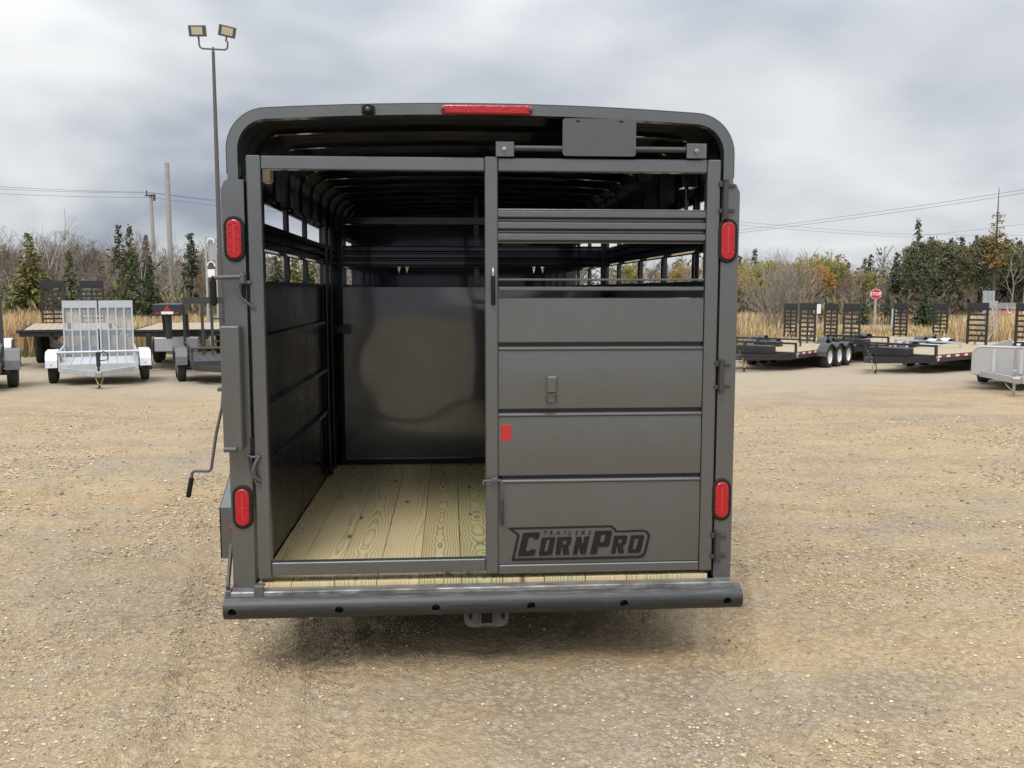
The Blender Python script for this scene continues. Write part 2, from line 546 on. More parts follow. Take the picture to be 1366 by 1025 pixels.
def ground_mat():
    q = NT('sandy_gravel'); co = q.coord()
    big = q.noise(q.n('Mapping', {'Vector': co, 'Scale': (.6, 1.0, 1), 'Rotation': (0, 0, .3)}).outputs[0], .55, 6, .6, .4)
    streak = q.noise(q.n('Mapping', {'Vector': co, 'Scale': (.22, 1.2, 1), 'Rotation': (0, 0, -.15)}).outputs[0], 1.1, 6, .62, .3)
    fine = q.noise(co, 17, 6, .6)
    grit = q.n('TexVoronoi', {'Vector': co, 'Scale': 95.0}).outputs
    grit2 = q.n('TexVoronoi', {'Vector': co, 'Scale': 28.0}).outputs
    c = q.ramp(big, [(.30, (.485, .355, .195)), (.5, (.445, .332, .198)), (.66, (.35, .282, .193))])
    c = q.mix(q.ramp(streak, [(.45, 0.0), (.64, .85)]), c, (.32, .272, .205))
    c = q.mix(q.ramp(streak, [(.30, .6), (.42, 0.0)]), c, (.44, .285, .148))
    c = q.mix(q.ramp(fine, [(.30, .55), (.55, 0.0)]), c, (.27, .197, .12))
    c = q.mix(q.ramp(fine, [(.58, 0.0), (.78, .4)]), c, (.60, .48, .315))
    # grit: each cell its own stone colour
    gc = q.mix(q.n('SeparateColor', {0: grit['Color']}).outputs[0], (.18, .153, .122), (.56, .49, .385))
    gm = q.math('MULTIPLY', q.ramp(q.n('SeparateColor', {0: grit['Color']}).outputs[1], [(.45, 0.0), (.6, 1.0)]), q.ramp(q.noise(co, 3.2, 4, .6), [(.35, .12), (.7, .75)]))
    c = q.mix(gm, c, gc)
    c = q.mix(q.math('MULTIPLY', q.ramp(grit2['Distance'], [(.30, 0.0), (.62, .5)]), q.ramp(q.noise(co, 1.7, 4), [(.4, .3), (.65, 1.0)])), c, (.15, .115, .075))
    # beyond the lot: damp earth and grass litter
    sy = q.n('SeparateXYZ', {0: co}).outputs[1]
    edge = q.math('ADD', sy, q.math('MULTIPLY', q.math('SUBTRACT', q.noise(co, .25, 4), .5), 6.0))
    far = q.n('MapRange', {0: edge, 1: 27.5, 2: 30.0}, clamp=True).outputs[0]
    c = q.mix(far, c, q.mix(q.noise(co, .5, 5), (.20, .15, .075), (.15, .14, .055)))
    # greyer, packed surface round the parked trailers
    mid = q.n('MapRange', {0: edge, 1: 13.0, 2: 17.0}, clamp=True).outputs[0]
    mid = q.math('MULTIPLY', mid, q.math('SUBTRACT', 1.0, far))
    c = q.mix(q.math('MULTIPLY', mid, .7), c, (.375, .318, .245))
    h = q.math('ADD', q.math('MULTIPLY', fine, .9), q.math('MULTIPLY', q.math('SUBTRACT', 1.0, grit['Distance']), .5))
    h = q.math('ADD', h, q.math('MULTIPLY', q.math('SUBTRACT', 1.0, grit2['Distance']), .5))
    return q.set(Base_Color=c, Roughness=.93, Specular_IOR_Level=.2, Normal=q.bump(h, .9, .014))


M['ground'] = ground_mat()
M['road'] = simple('asphalt_road', (.16, .155, .15), .85, 0, .15, 2)

# ------------------------------------------------------------------ terrain
_lat = {}


def vnoise(x, y, seed=0):
    """smooth value noise on numpy arrays, range 0..1"""
    if seed not in _lat: _lat[seed] = np.random.default_rng(100 + seed).random((256, 256))
    L = _lat[seed]
    xi = np.floor(x).astype(int); yi = np.floor(y).astype(int)
    fx = x - xi; fy = y - yi
    fx = fx * fx * (3 - 2 * fx); fy = fy * fy * (3 - 2 * fy)
    a = L[xi % 256, yi % 256]; b = L[(xi + 1) % 256, yi % 256]
    c = L[xi % 256, (yi + 1) % 256]; d = L[(xi + 1) % 256, (yi + 1) % 256]
    return (a * (1 - fx) + b * fx) * (1 - fy) + (c * (1 - fx) + d * fx) * fy


def gz(x, y):
    """the lot falls gently away from the camera, less on the left"""
    x = np.asarray(x, float); y = np.asarray(y, float)
    t = np.clip((y - 1) / 24, 0, 1)
    k = 0.72 - 0.20 * np.clip((-x) / 8, 0, 1)
    k = k + (0.72 - k) * np.clip((y - 26) / 14, 0, 1)
    return -k * t


TRACKS = [  # tyre marks pressed into the dirt: polyline, half width, lug spacing, depth
    ([(-1.75, -1.5), (-1.15, -.35), (-.62, .55)], .10, .066, .009, 0),
    ([(-1.05, -1.1), (-1.32, .3), (-1.75, 2.2), (-2.6, 5.0)], .12, .11, .010, 1),
    ([(-.55, -1.3), (-.70, .1), (-.95, 1.5)], .11, .11, .009, 1),
    ([(1.0, -1.6), (1.15, .2), (1.75, 2.2)], .12, .075, .008, 1),
    ([(-3.1, 1.5), (-3.9, 5.2), (-5.2, 9.5)], .13, .10, .012, 1),
    ([(2.3, -1.5), (3.6, 1.5), (6.0, 5.2)], .13, .10, .008, 1),
]


def ground_relief(x, y):
    h = (vnoise(x * .35 + 3, y * .35 + 9, 1) - .5) * .05
    h += (vnoise(x * 1.3, y * 1.3, 2) - .5) * .022
    h += (vnoise(x * 4.1, y * 4.1, 3) - .5) * .018
    h += (vnoise(x * 11, y * 11, 4) - .5) * .013
    h += (vnoise(x * 20, y * 20, 5) - .5) * .006
    for pts, hw, lug, dep, kind in TRACKS:
        p = np.array(pts, float)
        # densify
        t = np.linspace(0, len(p) - 1, 60)
        i = np.clip(t.astype(int), 0, len(p) - 2); f = (t - i)[:, None]
        c = p[i] * (1 - f) + p[i + 1] * f
        s = np.concatenate([[0], np.cumsum(np.hypot(*np.diff(c, axis=0).T))])
        lo = c.min(0) - .4; hi = c.max(0) + .4
        m = (x > lo[0]) & (x < hi[0]) & (y > lo[1]) & (y < hi[1])
        if not m.any(): continue
        xx = x[m]; yy = y[m]
        best = np.full(xx.shape, 9.0); al = np.zeros(xx.shape); sd_ = np.zeros(xx.shape)
        for k in range(len(c) - 1):
            a = c[k]; d = c[k + 1] - c[k]; L = np.hypot(*d); d = d / L
            u = np.clip((xx - a[0]) * d[0] + (yy - a[1]) * d[1], 0, L)
            ex = xx - a[0] - d[0] * u; ey = yy - a[1] - d[1] * u
            dd = np.hypot(ex, ey); w = dd < best
            best[w] = dd[w]; al[w] = (s[k] + u)[w]; sd_[w] = (ex * -d[1] + ey * d[0])[w]
        inside = 1 / (1 + np.exp((best - hw) / .012))
        if kind: lugs = np.sin(2 * PI * (al / lug + np.abs(sd_) / lug * .7))
        else: lugs = np.sin(2 * PI * sd_ / lug)
        fade = np.clip(vnoise(al * 1.3 + hw * 50, al * 0 + 2.5, 6) * 2.6 - .45, 0, 1)
        h[m] *= 1 - .6 * inside * fade
        h[m] += inside * fade * (lugs * dep * 1.0 - dep * .7) + fade * dep * .7 * np.exp(-((best - hw - .03) / .025) ** 2)
    return h


def axis(dense_lo, dense_hi, step, lo, hi, grow):
    a = list(np.arange(dense_lo, dense_hi, step))
    s = step
    while a[-1] < hi: s *= grow; a.append(a[-1] + s)
    s = step; b = [a[0]]
    while b[-1] > lo: s *= grow; b.append(b[-1] - s)
    return np.array(b[:0:-1] + a)


gx = axis(-3.6, 3.6, .022, -700, 700, 1.045)
gy = axis(-2.6, 4.0, .022, -40, 900, 1.04)
GX, GY = np.meshgrid(gx, gy)
fade = np.clip(1.25 - np.maximum(np.abs(GX) / 26, (GY - 2) / 26), 0, 1)
GZ = gz(GX, GY) + ground_relief(GX, GY) * fade
nx, ny = len(gx), len(gy)
ii = (np.arange(ny - 1)[:, None] * nx + np.arange(nx - 1)[None, :]).ravel()
F = np.stack([ii, ii + 1, ii + nx + 1, ii + nx], 1)
V = np.stack([GX.ravel(), GY.ravel(), GZ.ravel()], 1)
ground = link('ground', big_mesh('ground', V, F, M['ground'], smooth=True))
tag(ground, 'tan sandy gravel yard with tyre tracks and loose stones', 'ground', kind='structure')

# road beyond the reeds and the side road that leaves it
m = MB()
N_ = 60
pv = []
for i in range(N_ + 1):
    x = -160 + 400 * i / N_
    for y in (52.0, 53.0, 59.0, 60.0):
        pv.append((x, y, -.72 + (.10 if y in (53.0, 59.0) else -.05)))
m.add(pv, [(4 * i + k, 4 * i + 4 + k, 4 * i + 5 + k, 4 * i + 1 + k) for i in range(N_) for k in range(3)])
tag(m.build('road', M['road']), 'grey asphalt road crossing behind the reeds', 'road', kind='structure')
cx0, cy0 = at(1340, 64); cx1, cy1 = at(1348, 125)
m = MB()
m.add([(cx0 - 3, 59.6, -.64), (cx0 + 3.5, 59.6, -.64), (cx1 + 4, cy1, -.62), (cx1 - 3, cy1, -.62)], [(0, 1, 2, 3)])
tag(m.build('side_road', M['road']), 'grey side road leading off towards the woods at the right', 'road', kind='structure')


# loose stones lying on the yard (uncountable)
def pebbles():
    n = 270000
    # more near the camera, fewer far off
    d = 1.6 + 15 * rng.random(n) ** 1.7
    a = YAW + (rng.random(n) - .5) * 1.35
    x = CAM.x + d * np.sin(a); y = CAM.y + d * np.cos(a)
    dens = vnoise(x * .9 + 40, y * .9 + 13, 7) * .65 + vnoise(x * 2.7, y * 2.7, 8) * .35
    keep = rng.random(n) < np.clip((dens - .41) * 4.0, .15, 1)
    x = x[keep]; y = y[keep]; d = d[keep]; n = len(x)
    r = .0026 + .0078 * rng.random(n) ** 4.5
    r *= 1 + .5 * (rng.random(n) < .01)
    r *= np.clip(d / 5, .85, 1.7)
    fd = np.clip(1.25 - np.maximum(np.abs(x) / 26, (y - 2) / 26), 0, 1)
    z = gz(x, y) + ground_relief(x, y) * fd
    base = np.array([(1, 0, .1), (.5, .85, 0), (-.5, .8, .1), (-1, 0, 0), (-.5, -.85, .1), (.5, -.8, 0), (0.1, 0.05, 1), (0, 0, -1)])
    fc = np.array([(i, (i + 1) % 6, 6) for i in range(6)] + [((i + 1) % 6, i, 7) for i in range(6)])
    jit = 1 + (rng.random((n, 8, 3)) - .5) * .55
    P = base[None] * jit
    P[:, :, 2] *= (.45 + .35 * rng.random(n))[:, None]
    P[:, :, 0] *= (.8 + .6 * rng.random(n))[:, None]
    th = rng.random(n) * 2 * PI; c, s = np.cos(th)[:, None], np.sin(th)[:, None]
    X = P[:, :, 0] * c - P[:, :, 1] * s; Y = P[:, :, 0] * s + P[:, :, 1] * c
    P[:, :, 0] = X; P[:, :, 1] = Y
    P = P * r[:, None, None] + np.stack([x, y, z + r * .30], 1)[:, None]
    Fp = fc[None] + (np.arange(n) * 8)[:, None, None]
    pal = np.array([(1, .95, .85), (.75, .75, .76), (1.25, 1.15, .98), (.9, .75, .55), (1.35, 1.3, 1.2), (.5, .46, .4)])
    t = pal[rng.choice(6, n, p=[.24, .20, .14, .19, .03, .20])] * (.8 + .4 * rng.random((n, 1)))
    return big_mesh('loose_gravel', P.reshape(-1, 3), Fp.reshape(-1, 3), M['pebble'], np.repeat(t, 8, 0))


tag(link('loose_gravel', pebbles()), 'small loose stones scattered over the sandy yard', 'gravel', kind='stuff')

# ================================================================== the stock trailer
T = thing('stock_trailer', 'large charcoal grey livestock trailer with its rear slider open, plank floor inside', 'trailer')
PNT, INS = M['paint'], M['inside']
W_ = 1.07      # half width outside
L_ = 4.9       # length
ZF = .445      # top of floor


# ---- roof: hooped sheet with bows
def hoop(off=0.0, zlow=2.14):
    """right half then left half of the roof section, offset inwards"""
    hw = 1.075 - off; rad = .168 - off; zt = 2.468 - off
    pts = [(hw, zlow), (hw, zt - rad - .06)]
    for k in range(0, 11):
        a = (PI / 2 - .02) * k / 10
        pts.append((hw - rad + rad * math.cos(a), zt - rad + rad * math.sin(a)))
    for k in range(1, 9):
        x = (hw - rad) * (1 - k / 8)
        pts.append((x, zt + .028 * (1 - (x / (hw - rad)) ** 2)))
    return pts + [(-x, z) for x, z in pts[-2::-1]]


def hoop_band(mb, off0, off1, y0, y1, zlow, smooth=True):
    A, B = hoop(off0, zlow), hoop(off1, zlow); n = len(A)
    ring = []
    for (ax, az), (bx, bz) in zip(A, B):
        ring.append([(ax, y0, az), (ax, y1, az), (bx, y1, bz), (bx, y0, bz)])
    for e0, e1 in ((0, 1), (1, 2), (2, 3), (3, 0)):
        vs = [r[e0] for r in ring] + [r[e1] for r in ring]
        mb.add(vs, [(i, i + 1, n + i + 1, n + i) for i in range(n - 1)], smooth)
    mb.add(ring[0], [(0, 1, 2, 3)]); mb.add(ring[-1], [(3, 2, 1, 0)])


m = MB(); hoop_band(m, 0.002, .008, .035, L_, 2.14)
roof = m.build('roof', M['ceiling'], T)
m = MB(); hoop_band(m, 0.0, .043, .02, .075, 2.05)
rb = m.build('roof_end_hoop', PNT, T, .003)
m = MB(); hoop_band(m, -.006, .001, .028, .05, 2.2)
m.build('drip_edge', M['dark_steel'], T)
for k in range(11):
    y = .36 + k * .42
    m = MB(); hoop_band(m, .009, .050, y, y + .034, 2.15)
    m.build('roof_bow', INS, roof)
# centre marker bar light
def stadium(w, h, n=8):
    """upright rounded bar outline"""
    r = min(w, h) / 2; pts = []
    if h >= w:
        for k in range(n + 1):
            a = PI * k / n; pts.append((r * math.cos(a), (h / 2 - r) + r * math.sin(a)))
        for k in range(n + 1):
            a = PI + PI * k / n; pts.append((r * math.cos(a), -(h / 2 - r) + r * math.sin(a)))
    else:
        for k in range(n + 1):
            a = -PI / 2 + PI * k / n; pts.append(((w / 2 - r) + r * math.cos(a), r * math.sin(a)))
        for k in range(n + 1):
            a = PI / 2 + PI * k / n; pts.append((-(w / 2 - r) + r * math.cos(a), r * math.sin(a)))
    return pts


def dome(mb, cx, cz, w, h, y0, y1, n=8, inset=.006):
    """a plate with a rounded-over front edge, facing -y"""
    o = stadium(w, h, n); i1 = stadium(w - inset * .8, h - inset * .8, n); i2 = stadium(w - inset * 2, h - inset * 2, n); k = len(o)
    A = [(cx + a, y0, cz + b) for a, b in o]; B = [(cx + a, y1 + inset * .6, cz + b) for a, b in o]
    C = [(cx + a, y1 + inset * .15, cz + b) for a, b in i1]; D = [(cx + a, y1, cz + b) for a, b in i2]
    q4 = lambda s, t: [(s + j, s + (j + 1) % k, t + (j + 1) % k, t + j) for j in range(k)]
    mb.add(A + B + C + D, q4(0, k) + q4(k, 2 * k) + q4(2 * k, 3 * k), True)
    mb.add(D, [tuple(range(k))])


m = MB(); dome(m, .008, 2.4715, .388, .036, .024, .0, 6)
bl = m.build('marker_light_bar', M['red_lens'], T)
for s in (-1, 1):
    m = MB(); m.lathe([(0.001, .0001), (-.003, .008), (.004, .008)], (.008 + s * .183, -.002, 2.4715), 'y', 10)
    m.build('screw', M['dark_steel'], bl)
# small rear camera on the hoop
m = MB(); m.lathe([(-.002, .014), (.0, .019), (.028, .019)], (-.487, -.022, 2.465), 'y', 14)
m.rbox(-.514, -.460, -.004, .022, 2.446, 2.484, .006)
rc = m.build('rear_camera', M['black_rubber'], T)
m = MB(); m.lathe([(0, .0001), (0, .010), (.003, .011)], (-.487, -.026, 2.463), 'y', 12)
m.build('camera_lens', M['glass'], rc)

# ---- rear corner posts
for s in (-1, 1):
    m = MB()
    xo, xi = s * 1.10, s * 1.006 if s < 0 else 1.022
    prof = [(xi, .428), (xo, .428), (xo, 2.135), (xo - s * .016, 2.168), (xo - s * .03, 2.174), (xi, 2.174)]
    m.extrude(prof, (0, 0, 0), (0, .085, 0), (1, 0, 0), (0, 0, 1))
    m.build('corner_post', PNT, T, .004)
    # folded flange behind the post towards the roof
    m = MB(); m.box(*sorted((s * 1.0, s * 1.07)), .09, .14, .44, 2.2)
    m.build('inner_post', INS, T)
    # tail lights
    for zc_ in (1.929, .787):
        m = MB(); dome(m, s * 1.049, zc_, .086, .192, .001, -.011)
        g = m.build('tail_light', M['black_rubber'], T)
        m = MB(); dome(m, s * 1.049, zc_, .060, .163, -.010, -.017)
        m.build('lens', M['red_lens'], g)
        m = MB(); dome(m, s * 1.049, zc_, .010, .12, -.016, -.0185)
        m.build('lens_rib', M['red_core'], g)


# ---- side walls
def corrugated(z0, z1, n, depth):
    """closed profile (depth, z) with n flat-topped ridges"""
    p = []; h = (z1 - z0) / n
    for i in range(n):
        b = z0 + i * h
        p += [(0, b), (0, b + h * .10), (-depth, b + h * .28), (-depth, b + h * .78), (0, b + h * .94)]
    p += [(0, z1)]
    return p + [(.006, z1), (.006, z0)]


for s in (-1, 1):
    side = MB()
    xo, xi = s * 1.07, s * 1.002
    side.box(*sorted((xo, s * 1.055)), .085, L_, .40, 1.735)
    sw = side.build('side_wall', PNT, T)
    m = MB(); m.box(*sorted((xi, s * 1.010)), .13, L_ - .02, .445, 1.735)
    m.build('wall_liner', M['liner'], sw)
    m = MB(); m.rbox(*sorted((s * 1.075, s * .985)), .10, L_ - .01, 1.736, 1.757, .004)
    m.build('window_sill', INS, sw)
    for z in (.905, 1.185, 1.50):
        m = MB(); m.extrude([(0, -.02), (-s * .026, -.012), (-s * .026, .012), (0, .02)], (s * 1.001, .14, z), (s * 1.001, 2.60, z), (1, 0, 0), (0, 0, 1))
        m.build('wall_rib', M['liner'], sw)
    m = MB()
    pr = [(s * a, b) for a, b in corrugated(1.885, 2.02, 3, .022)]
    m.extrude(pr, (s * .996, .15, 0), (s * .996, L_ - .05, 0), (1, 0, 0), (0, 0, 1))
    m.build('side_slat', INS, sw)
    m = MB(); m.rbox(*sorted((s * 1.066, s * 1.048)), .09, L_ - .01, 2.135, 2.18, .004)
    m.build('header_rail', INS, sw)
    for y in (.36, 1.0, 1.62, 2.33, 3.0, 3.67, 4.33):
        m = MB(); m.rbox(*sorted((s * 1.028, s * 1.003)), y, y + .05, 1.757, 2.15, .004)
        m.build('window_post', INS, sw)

# ---- front wall with two pairs of small pointed vents (filled further down, once fill_curve exists)
# tongue
m = MB()
for s in (-1, 1): m.beam((s * .75, L_ - .3, .36), (s * .06, L_ + 1.35, .36), .06, .12)
m.tube([(0, L_ + 1.0, .1), (0, L_ + 1.0, .75)], .035, 10)
m.rbox(-.08, .08, L_ + 1.3, L_ + 1.55, .33, .45, .01)
m.build('tongue', M['black'], T)

# ---- floor: frame, planks
m = MB()
for s in (-1, 1):
    m.box(*sorted((s * 1.05, s * .99)), .03, L_ - .05, .30, .40)
    m.box(*sorted((s * .55, s * .49)), .03, L_ - .05, .28, .398)
for k in range(8): m.box(-.985, .985, .12 + k * .62, .17 + k * .62, .402, .412)
m.build('underframe', M['black'], T)
m = MB(); m.box(-.985, .985, .03, L_ - .06, .4125, .4140); m.build('gap_light_blocker', M['black'], T)  # unseen sheet added so no light shows up through the plank gaps
GRAIN = [(.42, .0, .35), (.35, .45, .75), (.62, .4, .5), (.22, .3, .9), (.95, .72, .5), (1.0, .95, .55), (.4, .3, .2), (.7, .6, .6), (.3, .2, .8), (.8, .5, .4), (.45, .35, .3)]   # grain strength, tone, pith offset of each board
edges = [-.998, -.853, -.668, -.4835, -.298, -.112, .073, .258, .443, .628, .813, .998]
for i, (a, b) in enumerate(zip(edges[:-1], edges[1:])):
    w = b - a; c = (a + b) / 2
    g = .0008 + .0009 * random.random()
    m = MB(); m.rbox(-w / 2 + g, w / 2 - g, 0, L_ - .06, -.030, 0, .0016)
    o = m.build('plank', M['wood'], T)
    o.color = (*GRAIN[i], 1)
    o.location = (c, .004 + .004 * random.random(), ZF + random.uniform(-.0015, .0015))
    if i in (1, 3, 4, 5, 6):       # ink stamp near the sawn end, too small to read
        m2 = MB(); x = -w * .36
        while x < w * .34:
            hgt = random.uniform(.012, .022); wd = random.uniform(.003, .006)
            if random.random() < .86: m2.add([(x, .05, .0008), (x + wd, .05, .0008), (x + wd, .05 + hgt, .0008), (x, .05 + hgt, .0008)], [(0, 1, 2, 3)])
            x += wd + random.uniform(.004, .009)
        st = tag(m2.build('ink_stamp', M['decal'], o), kind='stuff')
    for sx in (-.3, .3):
        m2 = MB(); m2.lathe([(.001, .0001), (.0012, .0045), (0, .005)], (sx * w, .022, 0), 'z', 8)
        m2.build('deck_screw', M['dark_steel'], o)

# ---- rear sill and rubber bumper
m = MB(); m.rbox(-1.10, 1.10, -.062, .0, .395, .428, .004)
m.rbox(-1.10, 1.10, -.030, -.002, .33, .394, .004)
m.build('rear_sill', M['shelf'], T, 0)
prof = [(-.045 - .058 * math.cos(a_), .360 + .052 * math.sin(a_)) for a_ in [-PI / 2 + PI * k / 18 for k in range(19)]] + [(-.034, .412), (-.034, .308)]
bx = [-1.142, -1.128]; HX = [-1.085, -.635, -.222, .190, .598, 1.058]
m = MB(); m.extrude(prof, (-1.124, 0, 0), (1.128, 0, 0), (0, 1, 0), (0, 0, 1))
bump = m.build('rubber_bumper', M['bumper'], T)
wd_ = bump.modifiers.new('weld', 'WELD'); wd_.merge_threshold = .0005
m = MB()
for hx in HX:
    m.lathe([(-.3, .0001), (-.3, .0185), (-.045, .0185), (-.045, .0001)], (hx, 0, .352), 'y', 20)
cut = m.build('cutter', None)
bo = bump.modifiers.new('holes', 'BOOLEAN'); bo.operation = 'DIFFERENCE'; bo.object = cut; bo.solver = 'EXACT'
dg = bpy.context.evaluated_depsgraph_get()
bm_ = bpy.data.meshes.new_from_object(bump.evaluated_get(dg))
bump.modifiers.clear(); bump.data = bm_; bm_.name = 'rubber_bumper'; bm_.polygons.foreach_set('use_smooth', [True] * len(bm_.polygons)); bm_.set_sharp_from_angle(angle=R(35))
bpy.data.objects.remove(cut)
for hx in HX:
    m = MB(); m.lathe([(-.052, .0001), (-.052, .010), (-.0455, .011)], (hx, 0, .352), 'y', 6, False)
    m.build('bolt', M['dark_steel'], bump)
# left end strap and gate stop
m = MB(); m.beam((-1.158, .22, .545), (-1.118, -.035, .43), .012, .05)
m.rbox(-1.125, -1.10, -.05, .0, .40, .432, .004)
m.build('sill_strap', M['plate'], T, .002)
m = MB(); m.rbox(-1.0, -.958, -.068, -.058, .385, .455, .003); m.rbox(-1.0, -.958, -.058, -.02, .4465, .455, .003)
m.build('gate_stop', M['plate'], T)
# receiver plate under the bumper
def rounded_plate(x0, x1, z0, z1, r, n=5):
    return [(x0, z1)] + [(x0 + r - r * math.cos(PI / 2 * k / n), z0 + r - r * math.sin(PI / 2 * k / n)) for k in range(n + 1)] + \
           [(x1 - r + r * math.sin(PI / 2 * k / n), z0 + r - r * math.cos(PI / 2 * k / n)) for k in range(n + 1)] + [(x1, z1)]
m = MB(); m.extrude(rounded_plate(-.10, .097, .232, .33, .036), (0, -.018, 0), (0, -.006, 0), (1, 0, 0), (0, 0, 1))
rp = m.build('receiver_plate', M['plate'], T, .002)
m = MB()
for x0, x1, z0, z1 in ((-.031, -.025, .247, .307), (.025, .031, .247, .307), (-.025, .025, .247, .253), (-.025, .025, .301, .307)):
    m.box(x0, x1, -.034, .25, z0, z1)
m.build('receiver_tube', M['plate'], rp)
m = MB(); m.box(-.0245, .0245, -.0195, -.0185, .2535, .3005)
m.build('receiver_bore', M['black_rubber'], rp)
for sx in (-1, 1):
    m = MB(); dome(m, sx * .072, .284, .018, .034, -.0175, -.0195, 5, .001)
    m.build('chain_slot', M['black_rubber'], rp)

# ---- fenders and wheels
for s in (-1, 1):
    m = MB()
    prof = [(.98, .27), (.98, .55), (1.45, .80), (1.62, .82), (2.85, .82), (3.02, .80), (3.5, .55), (3.5, .30)]
    A = [(s * 1.08, y_, z_) for y_, z_ in prof]; B = [(s * 1.40, y_, z_) for y_, z_ in prof]; n = len(prof)
    m.add(A + B, [(i, i + 1, n + i + 1, n + i) for i in range(n - 1)])
    lip = [(s * 1.40, y_, z_ - .06) for y_, z_ in prof]
    lip[0] = (s * 1.40, 1.06, .27); lip[-1] = (s * 1.40, 3.42, .30); lip[1] = (s * 1.40, 1.06, .52); lip[-2] = (s * 1.40, 3.42, .52)
    m.add(B + lip, [(i, i + 1, n + i + 1, n + i) for i in range(n - 1)])
    fd = m.build('fender', PNT, T)
    so = fd.modifiers.new('solid', 'SOLIDIFY'); so.thickness = .006; so.offset = -1
    m = MB(); dome(m, s * 1.335 if s < 0 else 1.335, .44, .03, .022, .975, .965, 6, .003)
    m.build('marker_light', M['red_lens'], fd)
    for yy in (1.80, 2.67):
        c = (s * 1.22, yy, .345)
        m = MB(); prof = [(-.095, .20), (-.105, .235), (-.10, .30), (-.085, .335), (-.04, .347), (.04, .347), (.085, .335), (.10, .30), (.105, .235), (.095, .20)]
        m.lathe(prof, c, 'x', 28)
        ty = m.build('tyre', M['tyre'], T)
        m = MB(); m.lathe([(s * .02, .0001), (s * .03, .05), (s * .06, .07), (s * .03, .12), (s * .05, .19), (s * .095, .205)], c, 'x', 24)
        m.build('rim', M['alu'], ty)
for yy in (1.80, 2.67):
    m = MB(); m.tube([(-1.15, yy, .33), (1.15, yy, .33)], .04, 10)
    m.build('axle', M['black'], T)

# ---- rear gate (hinged on the right) with its slider
G_ = dict(bevel=.003)
gx0, gx1, gz0, gz1 = -.993, 1.012, .467, 2.273
yg0, yg1 = -.006, .044
gate_frame = [('left_stile', gx0, gx0 + .058, gz0, gz1), ('right_stile', gx1 - .057, gx1, gz0 - .003, gz1 - .001),
              ('middle_stile', -.002, .0525, gz0 + .003, gz1 + .004)]
gate_objs = []
for nm, a, b, c, d in gate_frame:
    m = MB(); m.rbox(a, b, yg0, yg1, c, d, .004)
    o = m.build('gate_stile', PNT, T); gate_objs.append(o)
for a, b in ((gx0 + .059, -.003), (.0535, gx1 - .058)):
    m = MB(); m.rbox(a, b, yg0 + .002, yg1 - .002, 2.217, 2.272, .004)
    m.build('gate_top_rail', PNT, T)
m = MB(); m.rbox(gx0 + .059, -.003, yg0 + .002, yg1 - .002, .479, .537, .004)
m.build('gate_bottom_rail', PNT, T)
m = MB(); m.rbox(.0535, gx1 - .058, yg0 + .002, yg1 - .002, .466, .506, .004)
m.build('gate_bottom_rail', PNT, T)
# right half: slat, grooves and lapped panels
xa, xb = .054, gx1 - .059
m = MB()
prof = corrugated(1.917, 2.063, 3, .024)
m.extrude([(a + .028, b) for a, b in prof], (xa, 0, 0), (xb, 0, 0), (0, 1, 0), (0, 0, 1))
m.build('gate_slat', PNT, T, .002)
m = MB(); m.box(xa, xb, .022, .028, .50, 1.684)
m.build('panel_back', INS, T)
m = MB(); m.rbox(xa, xb, .003, .03, 1.757, 1.766, .002); m.build('panel_top_lip', PNT, T)
m = MB(); m.rbox(xa, xb, .003, .03, 1.714, 1.731, .003); m.build('panel_top_bar', PNT, T)
for z0, z1, lip in ((.5065, .892, 1), (.906, 1.186, 1), (1.201, 1.475, 1), (1.491, 1.6835, 0)):
    yp = .006
    bow = [(yp - .0045 * math.sin(PI * k / 10), z0 + .003 + (z1 - z0 - .023) * k / 10) for k in range(11)]
    if lip: prof = [(yp + .012, z0), (yp + .002, z0)] + bow + [ (yp - .009, z1 - .014), (yp - .009, z1 - .010), (yp - .002, z1 - .004), (yp + .014, z1)]
    else: prof = [(yp + .012, z0), (yp + .002, z0), (yp, z0 + .003), (yp, z1 - .002), (yp + .014, z1)]
    m = MB(); m.extrude(prof, (xa + .001, 0, 0), (xb - .001, 0, 0), (0, 1, 0), (0, 0, 1))
    m.build('gate_panel', PNT, T)
# slider track, brackets and the number plate backing
for a, b in ((.044, .121), (.859, .945)):
    m = MB(); m.rbox(a, b, -.018, -.008, 2.2755, 2.337, .002); m.rbox(a, b, -.008, .03, 2.325, 2.3365, .002)
    o = m.build('slider_bracket', PNT, T)
    m = MB(); m.lathe([(-.010, .0001), (-.010, .009), (0, .009)], ((a + b) / 2 - .004, -.019, 2.306), 'y', 6, False)
    m.lathe([(-.02, .0001), (-.02, .004), (-.009, .004)], ((a + b) / 2 - .004, -.019, 2.306), 'y', 8)
    m.build('bolt', M['zinc'], o)
m = MB(); m.tube([(.122, .005, 2.3135), (.858, .005, 2.3135)], .0125, 12)
m.build('slider_track', M['dark_steel'], T)
m = MB(); pts = stadium(.313, .155, 4); r = .014
cor = [(sx * (.1565 - r) + r * math.cos(a), sz * (.0775 - r) + r * math.sin(a)) for sx, sz, a0 in ((1, 1, 0), (-1, 1, PI / 2), (-1, -1, PI), (1, -1, 1.5 * PI)) for a in [a0 + PI / 2 * k / 4 for k in range(5)]]
m.extrude(cor, (.4825, -.018, 2.3585), (.4825, -.015, 2.3585), (1, 0, 0), (0, 0, 1))
pl = m.build('plate_backing', M['plate'], T)
for dx_ in (-.092, .092):
    m = MB(); dome(m, .4825 + dx_, 2.425, .018, .007, -.0175, -.0195, 4, .0008); m.build('slot', M['black_rubber'], pl)

